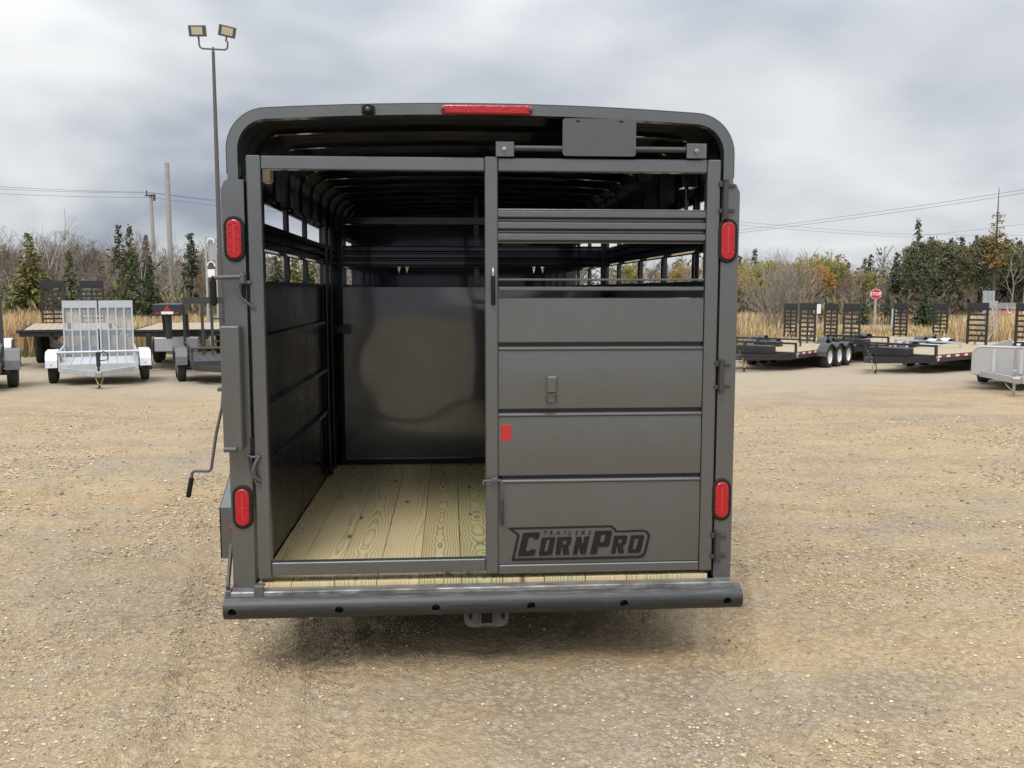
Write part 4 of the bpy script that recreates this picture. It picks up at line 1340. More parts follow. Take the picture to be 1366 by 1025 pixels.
# open utility trailers with gates standing at the back
def utility_trailer(label, x, y, deg, mat='galv', fend='fender_white', gate='mesh', half=.90, front=1.1, rear=1.9, group='utility trailers in the yard', jackx=True):
    t = thing('utility_trailer', label, 'trailer', (x, y, place(x, y)), (0, 0, R(deg)), group)
    zd = .50; Fm = M[mat]
    m = MB()
    for s in (-1, 1):
        m.box(*sorted((s * half, s * (half - .05))), -front, rear, zd - .14, zd)
        m.beam((s * (half - .1), -front + .03, zd - .12), (s * .05, -front - 1.15, zd - .12), .06, .12)
        for yy in (-front + .03, (rear - front) / 2, rear - .05): m.box(*sorted((s * half, s * (half - .045))), yy - .022, yy + .022, zd + .001, zd + .27)
        m.tube([(s * (half - .022), -front + .02, zd + .30), (s * (half - .022), rear, zd + .30)], .024, 8)
    m.box(-half + .052, half - .052, -front, -front + .05, zd - .16, zd + .02)
    m.box(-half + .052, half - .052, rear - .05, rear, zd - .14, zd)
    for k in range(3): m.box(-half + .052, half - .052, -front + .6 + k * .7, -front + .65 + k * .7, zd - .10, zd - .05)
    m.build('frame', Fm, t)
    m = MB(); m.tube([(-half - .03, -front - .02, zd + .30), (half + .03, -front - .02, zd + .30)], .032, 10)
    m.build('front_rail', Fm, t)
    npl = 8; w = (2 * half - .1) / npl
    mp = MB(); mp.rbox(-w / 2 + .004, w / 2 - .004, -front + .06, rear - .06, -.04, 0, .004); me = mp.mesh('deck_plank', M['dark_steel' if mat != 'galv' else 'galv'])
    for k in range(npl): link('deck_plank', me, t, (-half + .05 + (k + .5) * w, 0, zd - .004))
    for s in (-1, 1):
        for yy in (.02, .80): tyre_part(t, (s * 1.08, yy, .33), s, .33, .105, 'white_paint')
        teardrop_fender(t, s * 1.09, s, -.42, 1.24, .40, .76, .27, fend)
        m = MB(); m.box(*sorted((s * .90, s * 1.20)), -front - .012, -front - .002, zd - .10, zd - .04); 
    for yy in (.02, .80):
        m = MB(); m.tube([(-1.0, yy, .30), (1.0, yy, .30)], .035, 8); m.build('axle', M['black'], t)
    jack_part(t, -front - .95, .02, zd + .35, 'black')
    m = MB(); m.rbox(-.055, .055, -front - 1.40, -front - 1.1, zd - .18, zd - .06, .012); m.build('coupler', M['zinc'], t)
    chain_part(t, (-.08, -front - 1.1, zd - .15), (.10, -front - 1.3, zd - .15), .22)
    m = MB(); m.tube([(0, -front - .9, zd + .30), (.12, -front - .9, zd + .36), (.22, -front - .85, zd + .30), (.20, -front - .8, zd + .16), (.04, -front - .7, zd + .14)], .013, 6); m.build('brake_cable', M['black_rubber'], t)
    yb = rear + .04
    if gate == 'mesh':
        for cx in (-half / 2 - .005, half / 2 + .005):
            gw = half - .03; h = 1.50; z0 = zd - .05; ln = .035
            m = MB()
            P = lambda u, v, d=0.0: (cx + u, yb + ln * v + d, z0 + v)
            for k in range(5):
                u = -gw / 2 + .02 + (gw - .04) * k / 4
                m.beam(P(u, 0), P(u, h), .04, .05, (0, 1, 0))
            m.beam(P(-gw / 2, h - .09, -.027), P(gw / 2, h - .09, -.027), .008, .19)
            for v in (.02, h * .5): m.beam(P(-gw / 2, v, .02), P(gw / 2, v, .02), .03, .04)
            g = m.build('ramp_gate', Fm, t, fix=False)
            m = MB(); st_ = .05      # expanded steel mesh: crossing diagonal strands
            k = -h
            while k < gw:
                for sg in (1, -1):
                    a0, a1 = max(0, k), min(gw, k + h)
                    if a1 - a0 > .02:
                        u0, u1 = (a0 - gw / 2, a1 - gw / 2) if sg > 0 else (gw / 2 - a0, gw / 2 - a1)
                        m.beam(P(u0, a0 - k, .012 + .003 * sg), P(u1, a1 - k, .012 + .003 * sg), .0045, .010)
                k += st_
            tag(m.build('expanded_mesh', Fm, g, fix=False), kind='stuff')
    elif gate == 'bars':
        m = MB(); h = 1.42; z0 = zd - .05
        for u in (-half + .03, -half * .45, -.16, .16, half * .45, half - .03): m.beam((u, yb, z0), (u, yb + .05, z0 + h), .075, .06, (0, 1, 0))
        m.beam((-half, yb + .05, z0 + h - .07), (half, yb + .05, z0 + h - .07), .06, .16)
        for v in (.0, .35, .62, .9): m.beam((-.16, yb + .02, z0 + v), (.16, yb + .02, z0 + v), .05, .04)
        m.beam((-half, yb, z0), (half, yb, z0), .05, .05)
        m.build('ramp_gate', Fm, t, fix=False)
    return t


X, Y = at(131, 22.3); ut = utility_trailer('galvanised utility trailer with two mesh ramp gates standing upright', X, Y, 20); ut.scale = (.87, .9, .92)
X, Y = at(-68, 21.4); utility_trailer('dark grey utility trailer at the left edge, one grey fender and tyre showing', X, Y, 24, 'dark_steel', 'fender_grey', 'bars')
X, Y = at(301, 22.4); ut = utility_trailer('dark utility trailer with a barred ramp gate, half hidden by the stock trailer', X, Y, 19, 'dark_steel', 'fender_grey', 'bars'); ut.scale = (.93, .93, 1.03)
X, Y = at(-52, 29.5); utility_trailer('pale galvanised trailer behind the dark one at the left edge', X, Y, 22, 'galv', 'fender_white', 'none')


# aluminium trailer cut by the right edge
def aluminium_trailer(label, x, y, deg):
    t = thing('aluminium_trailer', label, 'trailer', (x, y, place(x, y)), (0, 0, R(deg)))
    A = M['alu']; zd = .48; half = 1.0
    # rounded front wind panel
    m = MB()
    prof = [(-1.03, .36)] + [(-1.03 + .17 * (1 - math.cos(a)), .78 + .17 * math.sin(a)) for a in [PI / 2 * k / 5 for k in range(6)]] + [(1.03 - .17 * (1 - math.cos(a)), .78 + .17 * math.sin(a)) for a in [PI / 2 * (1 - k / 5) for k in range(6)]] + [(1.03, .36)]
    m.extrude(prof, (0, -1.6, 0), (0, -1.575, 0), (1, 0, 0), (0, 0, 1)); fp = m.build('front_panel', A, t)
    m = MB(); m.tube([(a, -1.59, b) for a, b in prof], .024, 8); m.build('edge_tube', A, fp)
    for u in (-.62, -.12, .18, .62):
        m = MB(); m.box(u - .035, u + .035, -1.635, -1.601, .42, .90); m.build('panel_post', M['galv'], fp)
    m = MB()
    for s in (-1, 1):
        m.box(*sorted((s * half, s * (half - .06))), -1.57, 3.0, zd - .14, zd); m.box(*sorted((s * half, s * (half - .03))), -1.57, 3.0, zd + .001, zd + .42)
        m.beam((s * (half - .1), -1.5, zd - .10), (s * .05, -2.75, zd - .10), .06, .12)
    m.box(-half + .06, half - .06, -1.57, 3.0, zd - .03, zd - .005); m.build('bed', A, t)
    for s in (-1, 1):
        for yy in (.5, 1.3): tyre_part(t, (s * 1.16, yy, .33), s, .33, .105, 'alu')
        teardrop_fender(t, s * 1.16, s, .06, 1.74, .40, .78, .28, 'fender_white')
    for yy in (.5, 1.3):
        m = MB(); m.tube([(-1.05, yy, .3), (1.05, yy, .3)], .035, 8); m.build('axle', M['dark_steel'], t)
    m = MB(); m.tube([(-.12, -2.4, .02), (-.12, -2.4, .95)], .028, 10); m.rbox(-.16, -.08, -2.44, -2.36, .40, .55, .01)
    m.tube([(-.12, -2.4, .95), (-.12, -2.4, 1.0), (.02, -2.4, 1.0)], .010, 6)
    m.build('swivel_jack', M['zinc'], t)
    m = MB(); m.rbox(-.07, .07, -3.05, -2.68, zd - .15, zd - .02, .02); m.build('coupler', M['zinc'], t)
    chain_part(t, (-.25, -2.6, zd - .18), (.2, -2.6, zd - .18), .16, 'zinc')
    return t


X, Y = at(1376, 21.2); aluminium_trailer('bright aluminium trailer with a rounded front panel at the right edge', X + 1.03, Y + 1.23, -41)

# ================================================================== poles, signs, wires
X, Y = at(297, 26)
zb = place(X, Y)
t = thing('floodlight_pole', 'tall dark pole with two floodlights behind the stock trailer', 'lamp post', (X, Y, zb))
H = zat(70, 26, 291) - zb
m = MB(); m.tube([(0, 0, 0), (0, 0, H)], [.085, .042], 12); m.build('pole', M['lamp_pole'], t)
m = MB(); m.tube([(0, 0, H - .02), (0, 0, H + .12)], .028, 8)
pts = [(-.36, 0, H + .30), (-.36, 0, H + .18), (-.33, 0, H + .11), (-.27, 0, H + .08), (.30, 0, H + .06), (.36, 0, H + .09), (.38, 0, H + .16), (.38, 0, H + .28)]
m.tube(pts, .024, 8); m.build('bracket_arm', M['lamp_pole'], t)
for sx, rz, tilt in ((-.38, .0, -.02), (.38, .25, .16)):
    hd = MB(); hd.rbox(-.22, .22, -.10, .02, -.14, .14, .012); hd.beam((0, 0, -.14), (0, 0, -.26), .04, .04)
    for k in range(6): hd.box(-.20 + k * .08 - .006, -.20 + k * .08 + .006, .021, .06, -.12, .12)
    h = hd.build('floodlight', M['lamp_pole'], t); h.location = (sx, 0, H + .53); h.rotation_euler = (.25, tilt, rz)
    hd = MB(); hd.box(-.14, .14, -.104, -.101, -.09, .10); hd.build('glass', M['lamp_glass'], h)


def utility_pole(label, px, d, ytop, r0, r1, hardware=True, lean=0.0):
    X, Y = at(px, d); zb = place(X, Y); H = zat(ytop, d, px) - zb
    t = thing('utility_pole', label, 'pole', (X, Y, zb), (0, lean, 0), 'wooden poles')
    m = MB(); m.tube([(0, 0, 0), (0, 0, H * .5), (0, 0, H)], [r0, (r0 + r1) / 2, r1], 10); m.build('shaft', M['pole_wood'], t)
    if hardware:
        m = MB(); m.tube([(-.25, -.15, H - .15), (-.25, -.15, H + .18)], .05, 8); m.tube([(.30, -.15, H - .6), (.30, -.15, H - .1)], .09, 8)
        m.beam((-.4, -.12, H - .2), (.4, -.12, H - .2), .09, .1); m.build('insulators', M['dark_steel'], t)
    return t, H


pA = utility_pole('thick pale wooden pole without wires left of the floodlight pole', 231.5, 68, 218, .19, .15, False)
pB = utility_pole('thinner wooden power pole carrying the wires, leftmost of the poles', 210.5, 76, 258, .17, .12, True, -.01)
pC = utility_pole('thin pole with a short arm at the far right edge', 1364.5, 62, 258, .10, .08, False)
pt, ph = pC
m = MB(); m.beam((-.35, 0, ph - .25), (.3, 0, ph - .25), .08, .08); m.beam((-.33, 0, ph - .25), (-.33, 0, ph + .15), .08, .08)
m.build('bracket_arm', M['pole_wood'], pt)


def wire(label, pts, r=.014, sag=0.0):
    """pts: (px, py, d) picks along the run"""
    P = []
    for px, py, d in pts:
        X, Y = at(px, d); P.append(Vector((X, Y, zat(py, d, min(1366, max(0, px))))))
    out = []
    for a, b in zip(P[:-1], P[1:]):
        for k in range(10):
            f = k / 10; q_ = a.lerp(b, f); q_.z -= sag * 4 * f * (1 - f); out.append(q_)
    out.append(P[-1])
    m = MB(); m.tube(out, r * .65, 4, False)
    tag(m.build('overhead_wire', M['wire'], fix=False), label, 'wire', 'overhead wires')


wire('topmost of the three wires left of the thinner power pole', [(-160, 245, 78), (207, 257, 76), (480, 282, 95)], .016, .2)
wire('middle one of the three wires left of the thinner power pole', [(-160, 250, 79), (212, 258, 76), (480, 286, 97)], .016, .2)
wire('lowest of the three wires left of the thinner power pole', [(-160, 256, 78.4), (209, 264, 76), (480, 290, 95)], .016, .2)
wire('lower wire crossing in front of the left trees', [(-160, 343, 56), (120, 349, 56), (420, 356, 56)], .014, .05)
wire('upper wire rising to the right above the stop sign', [(880, 318, 80), (1120, 289, 70), (1500, 236, 60)], .015, .1)
wire('second wire rising to the right above the stop sign', [(880, 321, 80), (1120, 293, 70), (1500, 241, 60)], .015, .1)
wire('wire falling to the right behind the tall spruce', [(880, 286, 85), (1180, 312, 100), (1500, 318, 120)], .016, .1)
wire('wire above the treetops at right, faint and level', [(880, 291, 85), (1200, 317, 100), (1500, 286, 90)], .015, .1)
wire('wire crossing low in front of the right woods', [(880, 364, 55), (1200, 371, 55), (1560, 366, 55)], .014, .05)
wire('wire crossing the dark pines at mid height', [(1150, 348, 64), (1400, 346, 64), (1560, 345, 64)], .014, .05)

# stop sign
X, Y = at(1166, 60); zb = place(X, Y)
t = thing('stop_sign', 'red octagonal STOP sign on a pale wooden post beside the road', 'sign', (X, Y, zb), (0, 0, -.4))
zc_ = zat(392, 60) - zb
m = MB(); m.rbox(-.07, .07, .02, .12, -.1, zc_ + .1, .01); m.build('post', M['pole_wood'], t)
octo = lambda r: [(r * math.cos(PI / 8 + PI / 4 * k), r * math.sin(PI / 8 + PI / 4 * k)) for k in range(8)]
m = MB(); m.extrude(octo(.33), (0, .0, zc_), (0, .018, zc_), (1, 0, 0), (0, 0, 1)); sg = m.build('sign_border', M['sign_white'], t)
m = MB(); m.extrude(octo(.305), (0, -.006, zc_), (0, -.001, zc_), (1, 0, 0), (0, 0, 1)); m.build('sign_face', M['stop_red'], sg)
o = link('lettering', text_mesh('lettering', 'STOP', .27, M['sign_white']), sg); o.rotation_euler = (PI / 2, 0, 0); o.location = (0, -.009, zc_)

X, Y = at(1089, 50); zb = place(X, Y)
t = thing('notice_board', 'small white board on a post right of the bare bush', 'sign', (X, Y, zb))
m = MB(); m.rbox(-.19, .19, -.02, .0, zat(417, 50) - zb, zat(405, 50) - zb, .004); m.build('board', M['sign_white'], t)
m = MB(); m.box(-.03, .03, .002, .05, -.1, zat(406, 50) - zb); m.build('post', M['galv'], t)
X, Y = at(1316, 58); zb = place(X, Y)
t = thing('sign_back', 'grey metal sign seen from behind, left of the red car', 'sign', (X, Y, zb))
m = MB(); m.rbox(-.36, .36, -.02, .0, zat(402, 58) - zb, zat(388, 58) - zb, .01); m.build('panel', M['box_grey'], t)
for s in (-1, 1):
    m = MB(); m.box(s * .25 - .03, s * .25 + .03, -.07, -.022, -.1, zat(389, 58) - zb); m.build('post', M['galv'], t)
X, Y = at(1191, 49); zb = place(X, Y)
t = thing('marker_panel', 'narrow pale upright panel beside the left narrow ramp', 'sign', (X, Y, zb))
m = MB(); m.rbox(-.12, .12, -.02, .0, zat(432, 49) - zb, zat(410, 49) - zb, .005); m.build('panel', M['galv'], t)
m = MB(); m.box(-.03, .03, .002, .05, -.1, zat(412, 49) - zb); m.build('post', M['galv'], t)

# meter mast behind the left corner post
X, Y = at(285, 33); zb = place(X, Y)
t = thing('meter_mast', 'thin mast with grey panel, white hoops and white box beside the corner post', 'mast', (X, Y, zb))
k_ = 33 / 1210.0
m = MB(); m.beam((-.16, 0, 0), (-.16, 0, zat(319, 33) - zb), .06, .06); m.build('post', M['box_grey'], t)
m = MB(); m.beam((.17, 0, 0), (.17, 0, zat(322, 33) - zb), .05, .05); m.build('post', M['box_grey'], t)
m = MB(); m.rbox(-.10, .14, .04, .06, zat(350, 33) - zb, zat(322, 33) - zb, .01); m.build('panel', M['box_grey'], t)
for zz in (322, 351):
    z0 = zat(zz, 33) - zb
    m = MB(); m.tube([(-.11, -.04, z0 - .15), (-.09, -.04, z0 - .05), (.0, -.04, z0), (.10, -.04, z0 - .04), (.13, -.04, z0 - .16)], .022, 8); m.build('white_hoop', M['white_paint'], t)
m = MB(); m.rbox(-.12, .13, -.06, .0, zat(371, 33) - zb, zat(361, 33) - zb, .01); m.build('box', M['white_paint'], t)

# red car on the side road
X, Y = at(1347, 76); zb = -.66
t = thing('red_car', 'dark red car on the side road, partly hidden by the dry reeds', 'car', (X, Y, zb), (0, 0, R(-52)))
prof = [(-2.2, .32), (-2.25, .62), (-2.05, .82), (-1.15, .92), (-.5, 1.40), (.75, 1.43), (1.45, 1.02), (2.1, .95), (2.2, .60), (2.15, .30)]
m = MB()
def shell(w_of):
    L = [(-w_of(z), y, z) for y, z in prof]; Rr = [(w_of(z), y, z) for y, z in prof]; n = len(prof)
    m.add(L + Rr, [(i, (i + 1) % n, n + (i + 1) % n, n + i) for i in range(n)] + [tuple(range(n)), tuple(range(2 * n - 1, n - 1, -1))])
shell(lambda z: .88 if z < .95 else .88 - (z - .95) * .42)
m.build('body', M['car_red'], t, .04)
m = MB(); m.add([(-.72, -1.12, .955), (.72, -1.12, .955), (.62, -.55, 1.385), (-.62, -.55, 1.385)], [(0, 1, 2, 3)]); g = m.build('windscreen', M['pink_glass'], t); g.location = (0, -.03, .02)
m = MB(); m.add([(-.70, 1.40, 1.06), (.70, 1.40, 1.06), (.62, .80, 1.40), (-.62, .80, 1.40)], [(0, 1, 2, 3)]); g = m.build('rear_window', M['glass'], t); g.location = (0, .03, .02)
for s in (-1, 1):
    m = MB(); m.add([(s * .893, -.95, 1.0), (s * .893, 1.25, 1.04), (s * .73, .72, 1.36), (s * .73, -.48, 1.34)], [(0, 1, 2, 3)]); m.build('side_window', M['glass'], t)
    m = MB(); m.rbox(*sorted((s * .55, s * .84)), -2.235, -2.20, .66, .78, .01); m.build('headlight', M['white_paint'], t)
    for yy in (-1.35, 1.35): tyre_part(t, (s * .80, yy, .32), s, .32, .10, 'alu')


# ================================================================== vegetation
def seg_tubes(segs, n=3):
    """segs: list of (p, q, r0, r1) -> n-sided tapered prisms"""
    P = np.array([s[0] for s in segs]); Q = np.array([s[1] for s in segs])
    r0 = np.array([s[2] for s in segs]); r1 = np.array([s[3] for s in segs])
    D = Q - P; D /= np.linalg.norm(D, axis=1, keepdims=True) + 1e-9
    up = np.where(np.abs(D[:, 2:3]) < .9, np.array([[0, 0, 1.0]]), np.array([[1.0, 0, 0]]))
    U = np.cross(D, up); U /= np.linalg.norm(U, axis=1, keepdims=True); Wv = np.cross(D, U)
    a = 2 * PI * np.arange(n) / n
    ring = U[:, None] * np.cos(a)[None, :, None] + Wv[:, None] * np.sin(a)[None, :, None]
    A = P[:, None] + ring * r0[:, None, None]; B = Q[:, None] + ring * r1[:, None, None]
    V = np.concatenate([A, B], 1).reshape(-1, 3)
    b = (np.arange(len(segs)) * 2 * n)[:, None, None]
    k = np.arange(n)
    F = np.stack([k, (k + 1) % n, n + (k + 1) % n, n + k], 1)[None] + b
    return V, F.reshape(-1, 4)


def cards(C, D, size, wid, r_):
    """small pointed leaf clumps at C growing along D: quads"""
    n = len(C)
    D = D / (np.linalg.norm(D, axis=1, keepdims=True) + 1e-9)
    rv = r_.normal(size=(n, 3)); S = np.cross(D, rv); S /= np.linalg.norm(S, axis=1, keepdims=True) + 1e-9
    sz = size[:, None]; w = (wid * size)[:, None]
    V = np.stack([C - S * w * .3, C + D * sz * .45 - S * w, C + D * sz, C + D * sz * .5 + S * w], 1).reshape(-1, 3)
    F = (np.arange(n) * 4)[:, None] + np.arange(4)[None]
    return V, F


def spruce_mesh(seed, h=8.0, rad=1.7, bare=.06, layers=34, gappy=.12, droop=.45, mat='needle', tint=(1, 1, 1), power=.85, dead=.0, csize=1.0, zend=1.0):
    r_ = np.random.default_rng(seed)
    segs = [((0, 0, 0), (0, 0, h * .5), .018 * h, .010 * h), ((0, 0, h * .5), (0, 0, h * .985), .010 * h, .002 * h)]
    C, D, S, Tn = [], [], [], []
    for i in range(layers):
        f = i / (layers - 1); z = h * (bare + (zend - bare) * f ** .92)
        L = rad * ((1 - f) ** power + .02) * (.75 + .4 * r_.random())
        nb = int(5 + 6 * (1 - f))
        for b in range(nb):
            if r_.random() < gappy: continue
            a = r_.random() * 2 * PI; l = L * (.6 + .55 * r_.random())
            dirv = np.array([math.cos(a), math.sin(a), -droop * (.4 + .6 * (1 - f)) + .25 * f + r_.normal() * .1])
            tip = np.array([0, 0, z]) + dirv * l
            segs.append(((0, 0, z), tuple(tip), .0022 * h * (1.1 - f), .0006 * h))
            m_ = max(3, int(l / (.055 * h / 3) / csize))
            for k in range(m_):
                t = (k + .4 + .5 * r_.random()) / m_
                p = np.array([0, 0, z]) + dirv * l * t + np.array([0, 0, -.12 * l * t * t]) + r_.normal(size=3) * .018 * h * .4
                for q_ in range(2):
                    dd = np.array([math.cos(a), math.sin(a), 0]) * .8 + r_.normal(size=3) * .55 + np.array([0, 0, -.35])
                    C.append(p); D.append(dd); S.append(csize * h * (.032 + .03 * r_.random()) * (1.15 - .5 * f))
                    Tn.append((.62 + .65 * r_.random()) * (.8 + .3 * t))
    V, F = cards(np.array(C), np.array(D), np.array(S), .26, r_)
    tt = np.repeat(np.array(Tn)[:, None] * np.array(tint)[None], 4, 0)
    if dead:
        dm = np.repeat(r_.random(len(C)) < dead, 4)
        tt[dm] = np.array((2.4, 1.5, .9)) * (.6 + .4 * r_.random((dm.sum(), 1)))
    tv, tf = seg_tubes(segs, 4)
    return big_mesh('trunk', tv, tf, M['bark_dark']), big_mesh('crown', V, F, M[mat], tt)


def pine_mesh(seed, h=9.0, rad=1.6, start=.38, tint=(1, 1, 1)):
    r_ = np.random.default_rng(seed)
    segs = [((0, 0, 0), (.05, .03, h * .55), .014 * h, .010 * h), ((.05, .03, h * .55), (0, 0, h * .97), .010 * h, .003 * h)]
    C, D, S, Tn = [], [], [], []
    nbr = 46
    for i in range(nbr):
        f = (i + r_.random()) / nbr; z = h * (start + (1 - start) * f)
        L = rad * min(1, 2.2 * f + .35) * (1.04 - f) ** .55 * (.45 + .7 * r_.random())
        a = r_.random() * 2 * PI
        dv = np.array([math.cos(a), math.sin(a), .28 + .3 * f + r_.normal() * .12])
        tip = np.array([0, 0, z]) + dv * L
        segs.append(((0, 0, z), tuple(tip), .004 * h * (1.1 - f), .001 * h))
        for c_ in range(int(4 + 3 * r_.random())):
            t = .45 + .6 * r_.random(); cc = np.array([0, 0, z]) + dv * L * t + r_.normal(size=3) * .03 * h
            shade = .6 + .6 * r_.random()
            for k in range(13):
                C.append(cc + r_.normal(size=3) * np.array([.030, .030, .020]) * h)
                D.append(r_.normal(size=3) + np.array([0, 0, .7])); S.append(h * (.024 + .022 * r_.random())); Tn.append(shade * (.8 + .4 * r_.random()))
    for k in range(14):  # dead side branches low on the trunk
        z = h * (.12 + (start - .08) * r_.random()); a = r_.random() * 2 * PI; L = .5 + .6 * r_.random()
        segs.append(((0, 0, z), (math.cos(a) * L, math.sin(a) * L, z + .1 * r_.normal()), .02, .006))
    V, F = cards(np.array(C), np.array(D), np.array(S), .22, r_)
    tv, tf = seg_tubes(segs, 4)
    return big_mesh('trunk', tv, tf, M['bark']), big_mesh('crown', V, F, M['pine_needle'], np.repeat(np.array(Tn)[:, None] * np.array(tint)[None], 4, 0))


def bare_segs(r_, h, trunk_r, spread=.55, depth=5, stems=1, first=.3, twig=.0065, up=.25, wob=.10):
    segs = []

    def grow(p, d, L, r, lev):
        n = 3 if lev < 2 else 2
        q = p; dd = d
        for k in range(n):
            dd = dd + r_.normal(size=3) * wob + np.array([0, 0, up * .2]); dd = dd / np.linalg.norm(dd)
            nq = q + dd * L / n; r1 = r * (1 - .33 / n * 1.2)
            segs.append((tuple(q), tuple(nq), max(r, twig), max(r1, twig * .8)))
            if lev < depth and (lev > 0 or k > 0 or stems > 1):
                for _ in range(1 if lev == 0 else (1 if r_.random() < .75 else 2)):
                    sd_ = np.cross(dd, r_.normal(size=3)); sd_ /= np.linalg.norm(sd_) + 1e-9
                    grow(nq, dd * (1 - spread * .5) + sd_ * spread + np.array([0, 0, up * .4]), L * (.52 + .22 * r_.random()), r1 * .58, lev + 1)
            q = nq; r = r1
        if lev < depth:
            for _ in range(2):
                sd_ = np.cross(dd, r_.normal(size=3)); sd_ /= np.linalg.norm(sd_) + 1e-9
                grow(q, dd + sd_ * spread * .8, L * (.55 + .2 * r_.random()), r * .68, lev + 1)

    for s in range(stems):
        a = 2 * PI * s / stems + r_.random(); tl = 0.0 if stems == 1 else .35 + .25 * r_.random()
        d0 = np.array([math.cos(a) * tl, math.sin(a) * tl, 1.0]); d0 /= np.linalg.norm(d0)
        grow(np.array([math.cos(a) * .08 * (stems > 1), math.sin(a) * .08 * (stems > 1), 0.0]), d0, h * (first + .1 * r_.random()), trunk_r, 0)
    return segs


def scaled(segs, h):
    top = max(s[1][2] for s in segs); k = h / top
    return [(tuple(np.array(a) * k), tuple(np.array(b) * k), c, d) for a, b, c, d in segs]


def split_bare(segs, bark, leaves=0, seed=0, tint=(1, 1, 1), leafsize=.12, var=.3, lo=.3):
    """thick wood = trunk, fine twigs (and leaves) = crown"""
    r_ = np.random.default_rng(seed + 900)
    thick = [s for s in segs if s[2] > .028]; thin = [s for s in segs if s[2] <= .028]
    if not thin: thin = thick[-3:]
    tv, tf = seg_tubes(thick, 5)
    cv_, cf = seg_tubes(thin, 3)
    trunk = big_mesh('trunk', tv, tf, M[bark])
    if leaves:
        zt = max(s[1][2] for s in thin)
        pick = [s for s in thin if s[1][2] > lo * zt]
        idx = r_.integers(0, len(pick), leaves)
        C = np.array([pick[i][1] for i in idx]) + r_.normal(size=(leaves, 3)) * .10
        V, F = cards(C, r_.normal(size=(leaves, 3)), leafsize * (.6 + .8 * r_.random(leaves)), .4, r_)
        tn = (1 - var + 2 * var * r_.random((leaves, 1))) * np.array(tint)[None]
        tn = np.repeat(tn, 4, 0)
        twc = np.tile(np.array([[.55, .55, 1.4]]), (len(cv_), 1))
        allV = np.concatenate([cv_, V]); allF = np.concatenate([cf, F + len(cv_)])
        return trunk, big_mesh('crown', allV, allF, M['leaf'], np.concatenate([twc, tn]))
    return trunk, big_mesh('crown', cv_, cf, M[bark])


PROTO = {}


def proto(kind):
    """meshes (trunk, crown, native height) of a kind; built once and shared"""
    if kind in PROTO: return PROTO[kind]
    k, v = kind.rsplit('_', 1); v = int(v)
    if k == 'spruce': me = spruce_mesh(10 + v, 8, [1.8, 1.55, 2.1][v % 3], .05, 34, .10, .42, 'needle', [(1, 1, 1), (.85, .92, .95), (1.15, 1.15, .9)][v % 3], .85, .02); h = 8
    elif k == 'thinspruce': me = spruce_mesh(30 + v, 9, [1.45, 1.6][v % 2], .12, 34, .24, .5, 'needle', (.95, .9, .85), .95, .2, .85); h = 9
    elif k == 'olive': me = spruce_mesh(40 + v, 8, 2.6, .04, 34, .08, .35, 'needle', (2.1, 1.75, 1.0), .9, .0); h = 8
    elif k == 'young': me = spruce_mesh(50 + v, 4.5, 1.25, .03, 24, .05, .25, 'needle', [(.95, 1.08, .95), (.8, .95, .9)][v % 2], 1.0); h = 4.5
    elif k == 'pine': me = pine_mesh(60 + v, 9, [1.7, 1.5, 1.9][v % 3], [.36, .44, .40][v % 3], [(1, 1, 1), (.85, .9, .9), (1.15, 1.08, .9)][v % 3]); h = 9
    elif k == 'bare':
        r_ = np.random.default_rng(70 + v); sg_ = scaled(bare_segs(r_, 8, .11, .50, 4, twig=.009), 8); me = split_bare(sg_, 'bark', 0, v); h = 8
    elif k == 'birch':
        r_ = np.random.default_rng(80 + v); sg_ = scaled(bare_segs(r_, 8, .10, .36, 4, first=.42, up=.5, twig=.009), 8); me = split_bare(sg_, 'bark_pale', 260, v, (1.0, .8, .7), .09); h = 8
    elif k == 'yellow':
        r_ = np.random.default_rng(90 + v); sg_ = scaled(bare_segs(r_, 7, .085, .5, 5), 7); me = split_bare(sg_, 'bark', 4200, v, [(.85, 1.05, .9), (1.25, 1.1, .8), (1.45, .95, .7)][v % 3], .15, .3, .18); h = 7
    elif k == 'rust':
        r_ = np.random.default_rng(110 + v); sg_ = scaled(bare_segs(r_, 7, .08, .5, 5), 7); me = split_bare(sg_, 'bark', 480, v, (.95, .72, .9), .10, .3, .1); h = 7
    elif k == 'tamarack':
        r_ = np.random.default_rng(130 + v); me = spruce_mesh(130 + v, 10, .85, .42, 17, .45, -.12, 'gold_needle', (1, 1, 1), .15, .0, .38, .80); h = 10
    elif k == 'snag':
        r_ = np.random.default_rng(140 + v); sg_ = scaled(bare_segs(r_, 9, .10, .6, 2, first=.75, up=.2, wob=.13), 9); me = split_bare(sg_, 'bark', 0, v); h = 9
    PROTO[kind] = (*me, h)
    return PROTO[kind]


DESC = {'spruce': ('spruce_tree', 'dark green spruce'), 'thinspruce': ('spruce_tree', 'thin ragged spruce'), 'olive': ('spruce_tree', 'broad olive green spruce'),
        'young': ('spruce_tree', 'small bushy green spruce'), 'pine': ('pine_tree', 'dark bare-trunked pine'), 'bare': ('bare_tree', 'leafless grey tree'),
        'birch': ('birch_tree', 'pale slender birch'), 'yellow': ('autumn_tree', 'yellow green autumn tree'), 'rust': ('autumn_tree', 'sparse rust brown tree'),
        'tamarack': ('tamarack_tree', 'tall tamarack with golden branches and a bare tip'), 'snag': ('dead_tree', 'crooked dead tree without twigs')}
ORD = ['first', 'second', 'third', 'fourth', 'fifth', 'sixth', 'seventh', 'eighth', 'ninth', 'tenth', 'eleventh', 'twelfth', '13th', '14th', '15th', '16th', '17th', '18th', '19th', '20th', '21st', '22nd', '23rd', '24th', '25th', '26th', '27th', '28th', '29th', '30th']
TREES = []   # (px, top row, distance, kind)
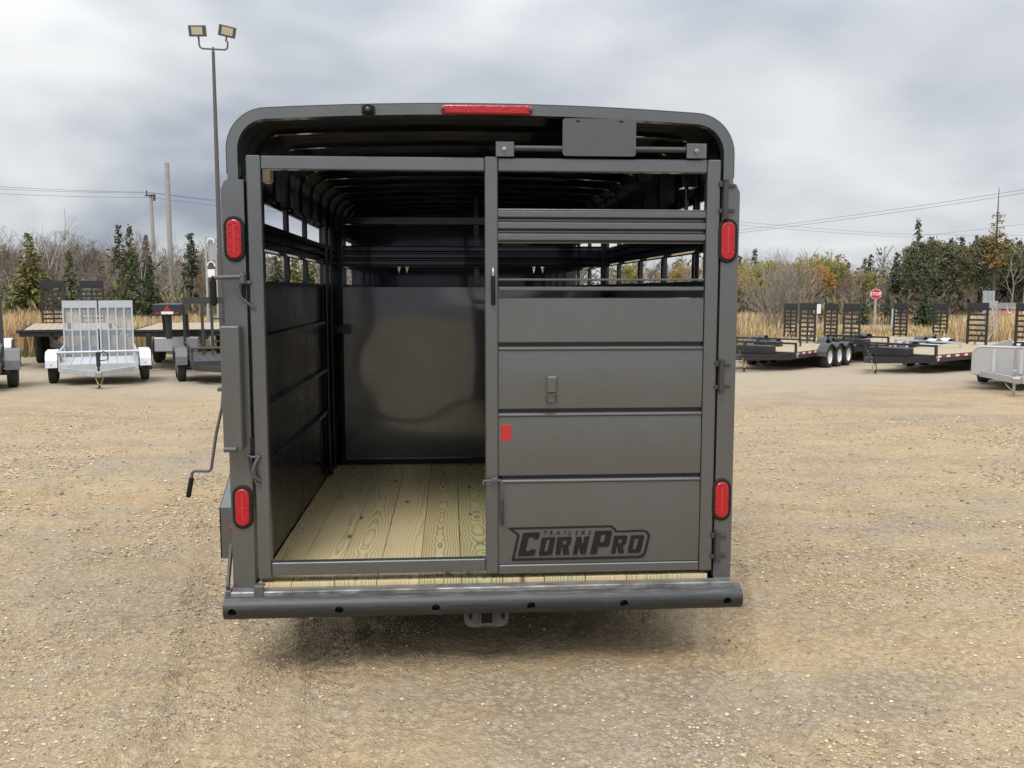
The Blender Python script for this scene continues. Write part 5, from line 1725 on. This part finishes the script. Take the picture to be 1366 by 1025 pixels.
# left of the stock trailer
TREES += [(-12, 300, 62, 'thinspruce_0'), (4, 300, 60, 'rust_0'), (16, 306, 66, 'birch_0'), (30, 304, 70, 'bare_0'), (46, 313, 55, 'olive_0'), (56, 308, 72, 'birch_1'), (68, 320, 70, 'bare_1'),
          (80, 306, 74, 'rust_1'), (95, 280, 62, 'snag_0'), (97, 336, 60, 'spruce_2'), (108, 316, 68, 'rust_2'), (122, 322, 72, 'bare_2'), (136, 318, 68, 'bare_0'), (150, 326, 74, 'birch_0'),
          (164, 303, 64, 'thinspruce_0'), (179, 304, 66, 'thinspruce_1'), (180, 346, 52, 'young_0'), (190, 306, 68, 'birch_1'), (200, 316, 70, 'thinspruce_0'), (204, 342, 53, 'young_1'),
          (217, 312, 72, 'bare_1'), (240, 322, 68, 'bare_2'), (252, 330, 66, 'bare_0'), (259, 312, 64, 'spruce_1'), (266, 340, 58, 'rust_0'), (278, 322, 70, 'birch_0'), (292, 318, 66, 'rust_1'),
          (25, 345, 58, 'bare_2'), (62, 350, 56, 'rust_2'), (125, 352, 56, 'bare_1'), (150, 350, 57, 'rust_0'), (232, 352, 56, 'bare_0'), (282, 350, 54, 'rust_1')]
# seen through the side openings
TREES += [(345, 320, 60, 'bare_0'), (372, 325, 62, 'spruce_0'), (395, 330, 60, 'olive_1'), (412, 335, 64, 'spruce_2'), (432, 330, 66, 'birch_1'), (452, 340, 60, 'spruce_1'), (322, 315, 64, 'birch_0'),
          (830, 350, 80, 'yellow_0'), (856, 345, 82, 'rust_1'), (880, 345, 80, 'bare_2'), (905, 348, 84, 'yellow_1'), (925, 345, 80, 'bare_1'), (948, 350, 84, 'yellow_2')]
# right of the stock trailer
TREES += [(968, 352, 86, 'yellow_0'), (984, 342, 100, 'spruce_1'), (990, 352, 84, 'yellow_2'), (1004, 334, 104, 'spruce_0'), (1003, 350, 82, 'yellow_0'), (1018, 346, 88, 'yellow_1'), (1032, 350, 86, 'bare_0'),
          (1046, 340, 88, 'birch_0'), (1060, 344, 90, 'yellow_0'), (1072, 336, 86, 'bare_1'), (1085, 342, 90, 'yellow_0'), (1092, 348, 92, 'birch_1'), (1104, 342, 92, 'yellow_2'), (1116, 352, 88, 'rust_1'),
          (1128, 350, 94, 'spruce_2'), (1140, 352, 88, 'bare_2'), (1150, 346, 96, 'spruce_0'), (1157, 340, 104, 'spruce_1'), (1166, 354, 86, 'rust_0'), (1178, 350, 92, 'bare_0'), (1192, 338, 84, 'spruce_1'),
          (1088, 386, 66, 'young_1'), (1150, 392, 64, 'young_0'), (1182, 385, 66, 'young_0'), (1232, 374, 64, 'young_1'), (1245, 392, 62, 'young_0'), (1135, 380, 72, 'bare_1'), (1172, 376, 72, 'rust_2'),
          (1204, 352, 84, 'bare_1'), (1218, 296, 86, 'thinspruce_1'), (1210, 334, 82, 'pine_0'), (1228, 328, 80, 'pine_1'), (1243, 326, 84, 'pine_2'), (1256, 330, 80, 'pine_0'), (1270, 332, 86, 'pine_1'),
          (1277, 318, 90, 'spruce_0'), (1285, 334, 80, 'pine_2'), (1300, 326, 84, 'pine_0'), (1312, 322, 80, 'pine_1'), (1322, 248, 78, 'tamarack_0'), (1328, 330, 86, 'pine_2'), (1340, 332, 90, 'pine_0'),
          (1346, 322, 76, 'snag_1'), (1356, 334, 92, 'pine_1'), (1370, 330, 88, 'pine_2'), (1385, 328, 86, 'pine_0'), (1402, 334, 84, 'pine_1'), (996, 356, 70, 'yellow_1'), (1012, 352, 72, 'yellow_0'), (1028, 346, 74, 'yellow_0'), (1056, 350, 72, 'yellow_0'), (1074, 344, 76, 'yellow_1'),
          (1098, 350, 74, 'yellow_2'), (1112, 346, 76, 'yellow_0'), (1130, 356, 74, 'rust_0'), (1160, 360, 76, 'yellow_0'), (1290, 378, 76, 'birch_1'), (1262, 320, 88, 'spruce_1'), (1296, 316, 92, 'thinspruce_0'), (1336, 320, 88, 'spruce_0'), (1354, 322, 94, 'thinspruce_1'), (1236, 318, 92, 'thinspruce_0'), (1420, 326, 86, 'spruce_0')]
side_of = lambda px: 'left of the stock trailer' if px < 297 else ('glimpsed through the stock trailer openings' if px < 975 else 'right of the stock trailer')
count = {}
for (px, ty, d, kind) in sorted(TREES):
    trunk_me, crown_me, nat = proto(kind)
    base = kind.rsplit('_', 1)[0]
    X, Y = at(px, d); zb = place(X, Y) - .05
    H = zat(ty, d, min(1366, max(0, px))) - zb
    name, desc = DESC[base]
    key = (desc, side_of(px)); i = count.get(key, 0); count[key] = i + 1
    tot = sum(1 for q_ in TREES if DESC[q_[3].rsplit('_', 1)[0]][1] == desc and side_of(q_[0]) == side_of(px))
    lab = f'{desc} {side_of(px)}' if tot == 1 else f'{desc}, {ORD[i]} from the left of those {side_of(px)}'
    t = thing(name, lab, 'tree', (X, Y, zb), (0, 0, random.random() * 6.28), desc + 's beyond the yard')
    s = H / nat; w = s * random.uniform(.92, 1.12)
    if base in ('bare', 'rust', 'birch', 'yellow'): w = s * random.uniform(.85, 1.0)
    t.scale = (w, w, s)
    link('trunk', trunk_me, t); link('crown', crown_me, t)

# the big leafless bush in front of the road
r_ = np.random.default_rng(5)
sg_ = scaled(bare_segs(r_, 4.2, .034, .42, 3, stems=13, first=.5, twig=.006, up=.35), 4.3)
tr_, cr_ = split_bare(sg_, 'bark', 0, 5)
X, Y = at(1036, 42)
t = thing('bare_bush', 'large leafless many-stemmed bush behind the triple-axle trailer', 'bush', (X, Y, place(X, Y)))
link('stems', tr_, t); link('twigs', cr_, t)


# far woodland that reads as one mass behind the single trees
def woodland():
    r_ = np.random.default_rng(77)
    segs, C, D, S, Tn = [], [], [], [], []
    for i in range(900):
        px = r_.uniform(-220, 1600) if i < 420 else (r_.uniform(-2200, -220) if i % 2 else r_.uniform(1600, 3600)); d = r_.uniform(88, 125)
        left = px < 620
        if left: d = r_.uniform(72, 100)
        X, Y = at(px, d); zb = place(X, Y)
        top = (350 if left else (358 if px < 1200 else 340)) + r_.normal() * 9
        H = zat(top, d) - zb
        segs.append(((X, Y, zb), (X + r_.normal() * .3, Y, zb + H * .96), .10, .03))
        conifer = r_.random() < (.30 if left else (.35 if px < 1200 else .75))
        colr = np.array((.30, .34, .9)) if conifer else np.array([(.62, .66, 1.8), (.70, .62, 1.5), (1.0, .95, .9), (.8, 1.05, .8)][r_.integers(0, 4)])
        colr = colr * (.7 + .5 * r_.random())
        if 940 < px < 1150 and not conifer: colr = np.array([(.85, 1.05, .9), (1.3, .95, .7), (1.1, 1.1, .9)][r_.integers(0, 3)]) * (.6 + .5 * r_.random())
        n = 170 if conifer else 55
        f = r_.random(n) ** .8
        rr = (1.5 * (1 - f) + .25) * r_.random(n) ** .5 if conifer else 1.9 * np.sin(PI * np.clip(.12 + .85 * f, 0, 1)) * r_.random(n) ** .5
        a = r_.random(n) * 2 * PI
        pos = np.stack([X + rr * np.cos(a), Y + rr * np.sin(a), zb + H * (.10 + .9 * f)], 1)
        C.append(pos); D.append(np.stack([np.cos(a), np.sin(a), (-.4 if conifer else .9) + 0 * a], 1) + r_.normal(size=(n, 3)) * .4)
        S.append((.45 if conifer else .55) * (.6 + .7 * r_.random(n))); Tn.append(colr[None] * (.7 + .6 * r_.random((n, 1))))
        if not conifer:
            for k in range(34):
                z = zb + H * r_.uniform(.25, .88); a_ = r_.random() * 6.28; L = r_.uniform(.8, 1.9)
                segs.append(((X, Y, z), (X + math.cos(a_) * L * .6, Y + math.sin(a_) * L * .6, z + L), .025, .012))
    # low undergrowth along the edge of the wood
    n = 46000
    px = r_.uniform(-220, 1600, n); px[26000:36000] = r_.uniform(-2200, -220, 10000); px[36000:] = r_.uniform(1600, 3600, 10000); dd = np.where(px < 620, r_.uniform(52, 74, n), np.where(np.abs(px - 1345) < 45, r_.uniform(82, 95, n), r_.uniform(68, 92, n)))
    a = YAW + np.arctan((px - 683) / 1210.0)
    X = CAM.x + dd * np.sin(a); Y = CAM.y + dd * np.cos(a)
    Z = gz(X, Y) + r_.random(n) ** 1.6 * (1.0 + 1.8 * vnoise(X * .35, Y * .2, 31))
    C.append(np.stack([X, Y, Z], 1)); D.append(r_.normal(size=(n, 3)) * .45 + np.array([0, 0, 1.0])); S.append(.30 + .45 * r_.random(n))
    pal = np.array([(.60, .58, 1.4), (.48, .55, .9), (.75, .68, 1.1), (.42, .40, 1.2), (.42, .62, .7)])
    pk = np.clip((vnoise(X * .22, Y * .22, 32) * 5 + r_.normal(size=n) * .7).astype(int), 0, 4)
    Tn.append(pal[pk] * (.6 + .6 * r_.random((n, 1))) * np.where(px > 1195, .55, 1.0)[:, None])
    C = np.concatenate(C); D = np.concatenate(D); S = np.concatenate(S); Tn = np.concatenate(Tn)
    V, F = cards(C, D, S, .17, r_)
    tv, tf = seg_tubes(segs, 3)
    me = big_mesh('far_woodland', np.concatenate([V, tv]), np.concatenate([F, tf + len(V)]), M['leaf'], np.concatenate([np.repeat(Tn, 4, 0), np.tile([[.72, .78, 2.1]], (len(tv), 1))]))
    return me


tag(link('far_woodland', woodland()), 'distant mixed autumn woodland along the horizon', 'woodland', kind='stuff')


# dry reeds and grass between the yard and the road
def blades(name, n, area, hfun, mat, wid, pal, seed, heads=.25):
    r_ = np.random.default_rng(seed)
    x, y = area(n, r_); n = len(x)
    h = hfun(x, y) * (.6 + .55 * r_.random(n)); z = gz(x, y) - .03
    a = r_.random(n) * 2 * PI; lean = .10 + .30 * r_.random(n) ** 2
    ux, uy = np.cos(a), np.sin(a); w = wid * (.6 + .8 * r_.random(n))
    px_, py_ = -uy * w, ux * w
    lv = [(0.0, 1.0, 0.0), (.55, .9, .35), (1.0, .25, 1.0)]
    P = []
    for f, ww, b in lv:
        cx_ = x + ux * lean * h * b; cy_ = y + uy * lean * h * b; cz_ = z + h * f * (1 - .25 * lean * b)
        P += [np.stack([cx_ - px_ * ww, cy_ - py_ * ww, cz_], 1), np.stack([cx_ + px_ * ww, cy_ + py_ * ww, cz_], 1)]
    V = np.stack(P, 1).reshape(-1, 3)
    b = (np.arange(n) * 6)[:, None]
    F = np.concatenate([b + np.array([[0, 1, 3, 2]]), b + np.array([[2, 3, 5, 4]])])
    pal = np.array(pal); t = pal[r_.integers(0, len(pal), n)] * (.7 + .55 * r_.random((n, 1)))
    patch = .75 + .5 * vnoise(x * .4, y * .4, seed)[:, None]
    return big_mesh(name, V, F, M[mat], np.repeat(t * patch, 6, 0))


def field(px0, px1, d0, d1):
    def f(n, r_):
        px = r_.uniform(px0, px1, n); d = d0 + (d1 - d0) * r_.random(n) ** 1.3
        a = YAW + np.arctan((px - 683) / 1210.0)
        return CAM.x + d * np.sin(a), CAM.y + d * np.cos(a)
    return f


def hl(x, y): return 1.35 * (.82 + .3 * vnoise(x * .5, y * .3, 41))
def hr(x, y):
    px = 683 + 1210 * np.tan(np.arctan2(x - CAM.x, y - CAM.y) - YAW)
    k = np.interp(px, [970, 1010, 1060, 1140, 1240, 1275, 1320, 1500], [1.25, 1.15, .70, .62, .70, 1.15, 1.5, 1.5])
    return k * (.7 + .5 * vnoise(x * .5, y * .3, 42))
PAL = [(1, 1, 1), (1.15, 1.1, 1.0), (.8, .75, .7), (.95, .85, .65), (.6, .6, .5)]
tag(link('dry_reeds', blades('dry_reeds', 62000, field(-760, 695, 35.5, 47), hl, 'reed', .016, PAL, 51)), 'tall dry tan reeds along the left edge of the yard', 'reeds', kind='stuff')
tag(link('dry_reeds', blades('dry_reeds', 66000, field(695, 2200, 36, 55), hr, 'reed', .018, PAL, 52)), 'dry tan reeds between the right trailers and the road', 'reeds', kind='stuff')
tag(link('verge_grass', blades('verge_grass', 16000, field(700, 1560, 65, 72), lambda x, y: .75 + 0 * x, 'reed', .03, [(.75, .72, .7), (.6, .62, .5), (.9, .8, .7)], 53)), 'brown grass strip beyond the road', 'grass', kind='stuff')
tag(link('verge_grass', blades('verge_grass', 14000, field(-160, 1560, 34, 38), lambda x, y: .16 + .14 * vnoise(x * .6, y * .6, 43), 'green_grass', .016, [(1, 1, 1), (.7, .9, .6), (1.3, 1.1, 1)], 54)), 'short green and straw grass at the edge of the gravel', 'grass', kind='stuff')
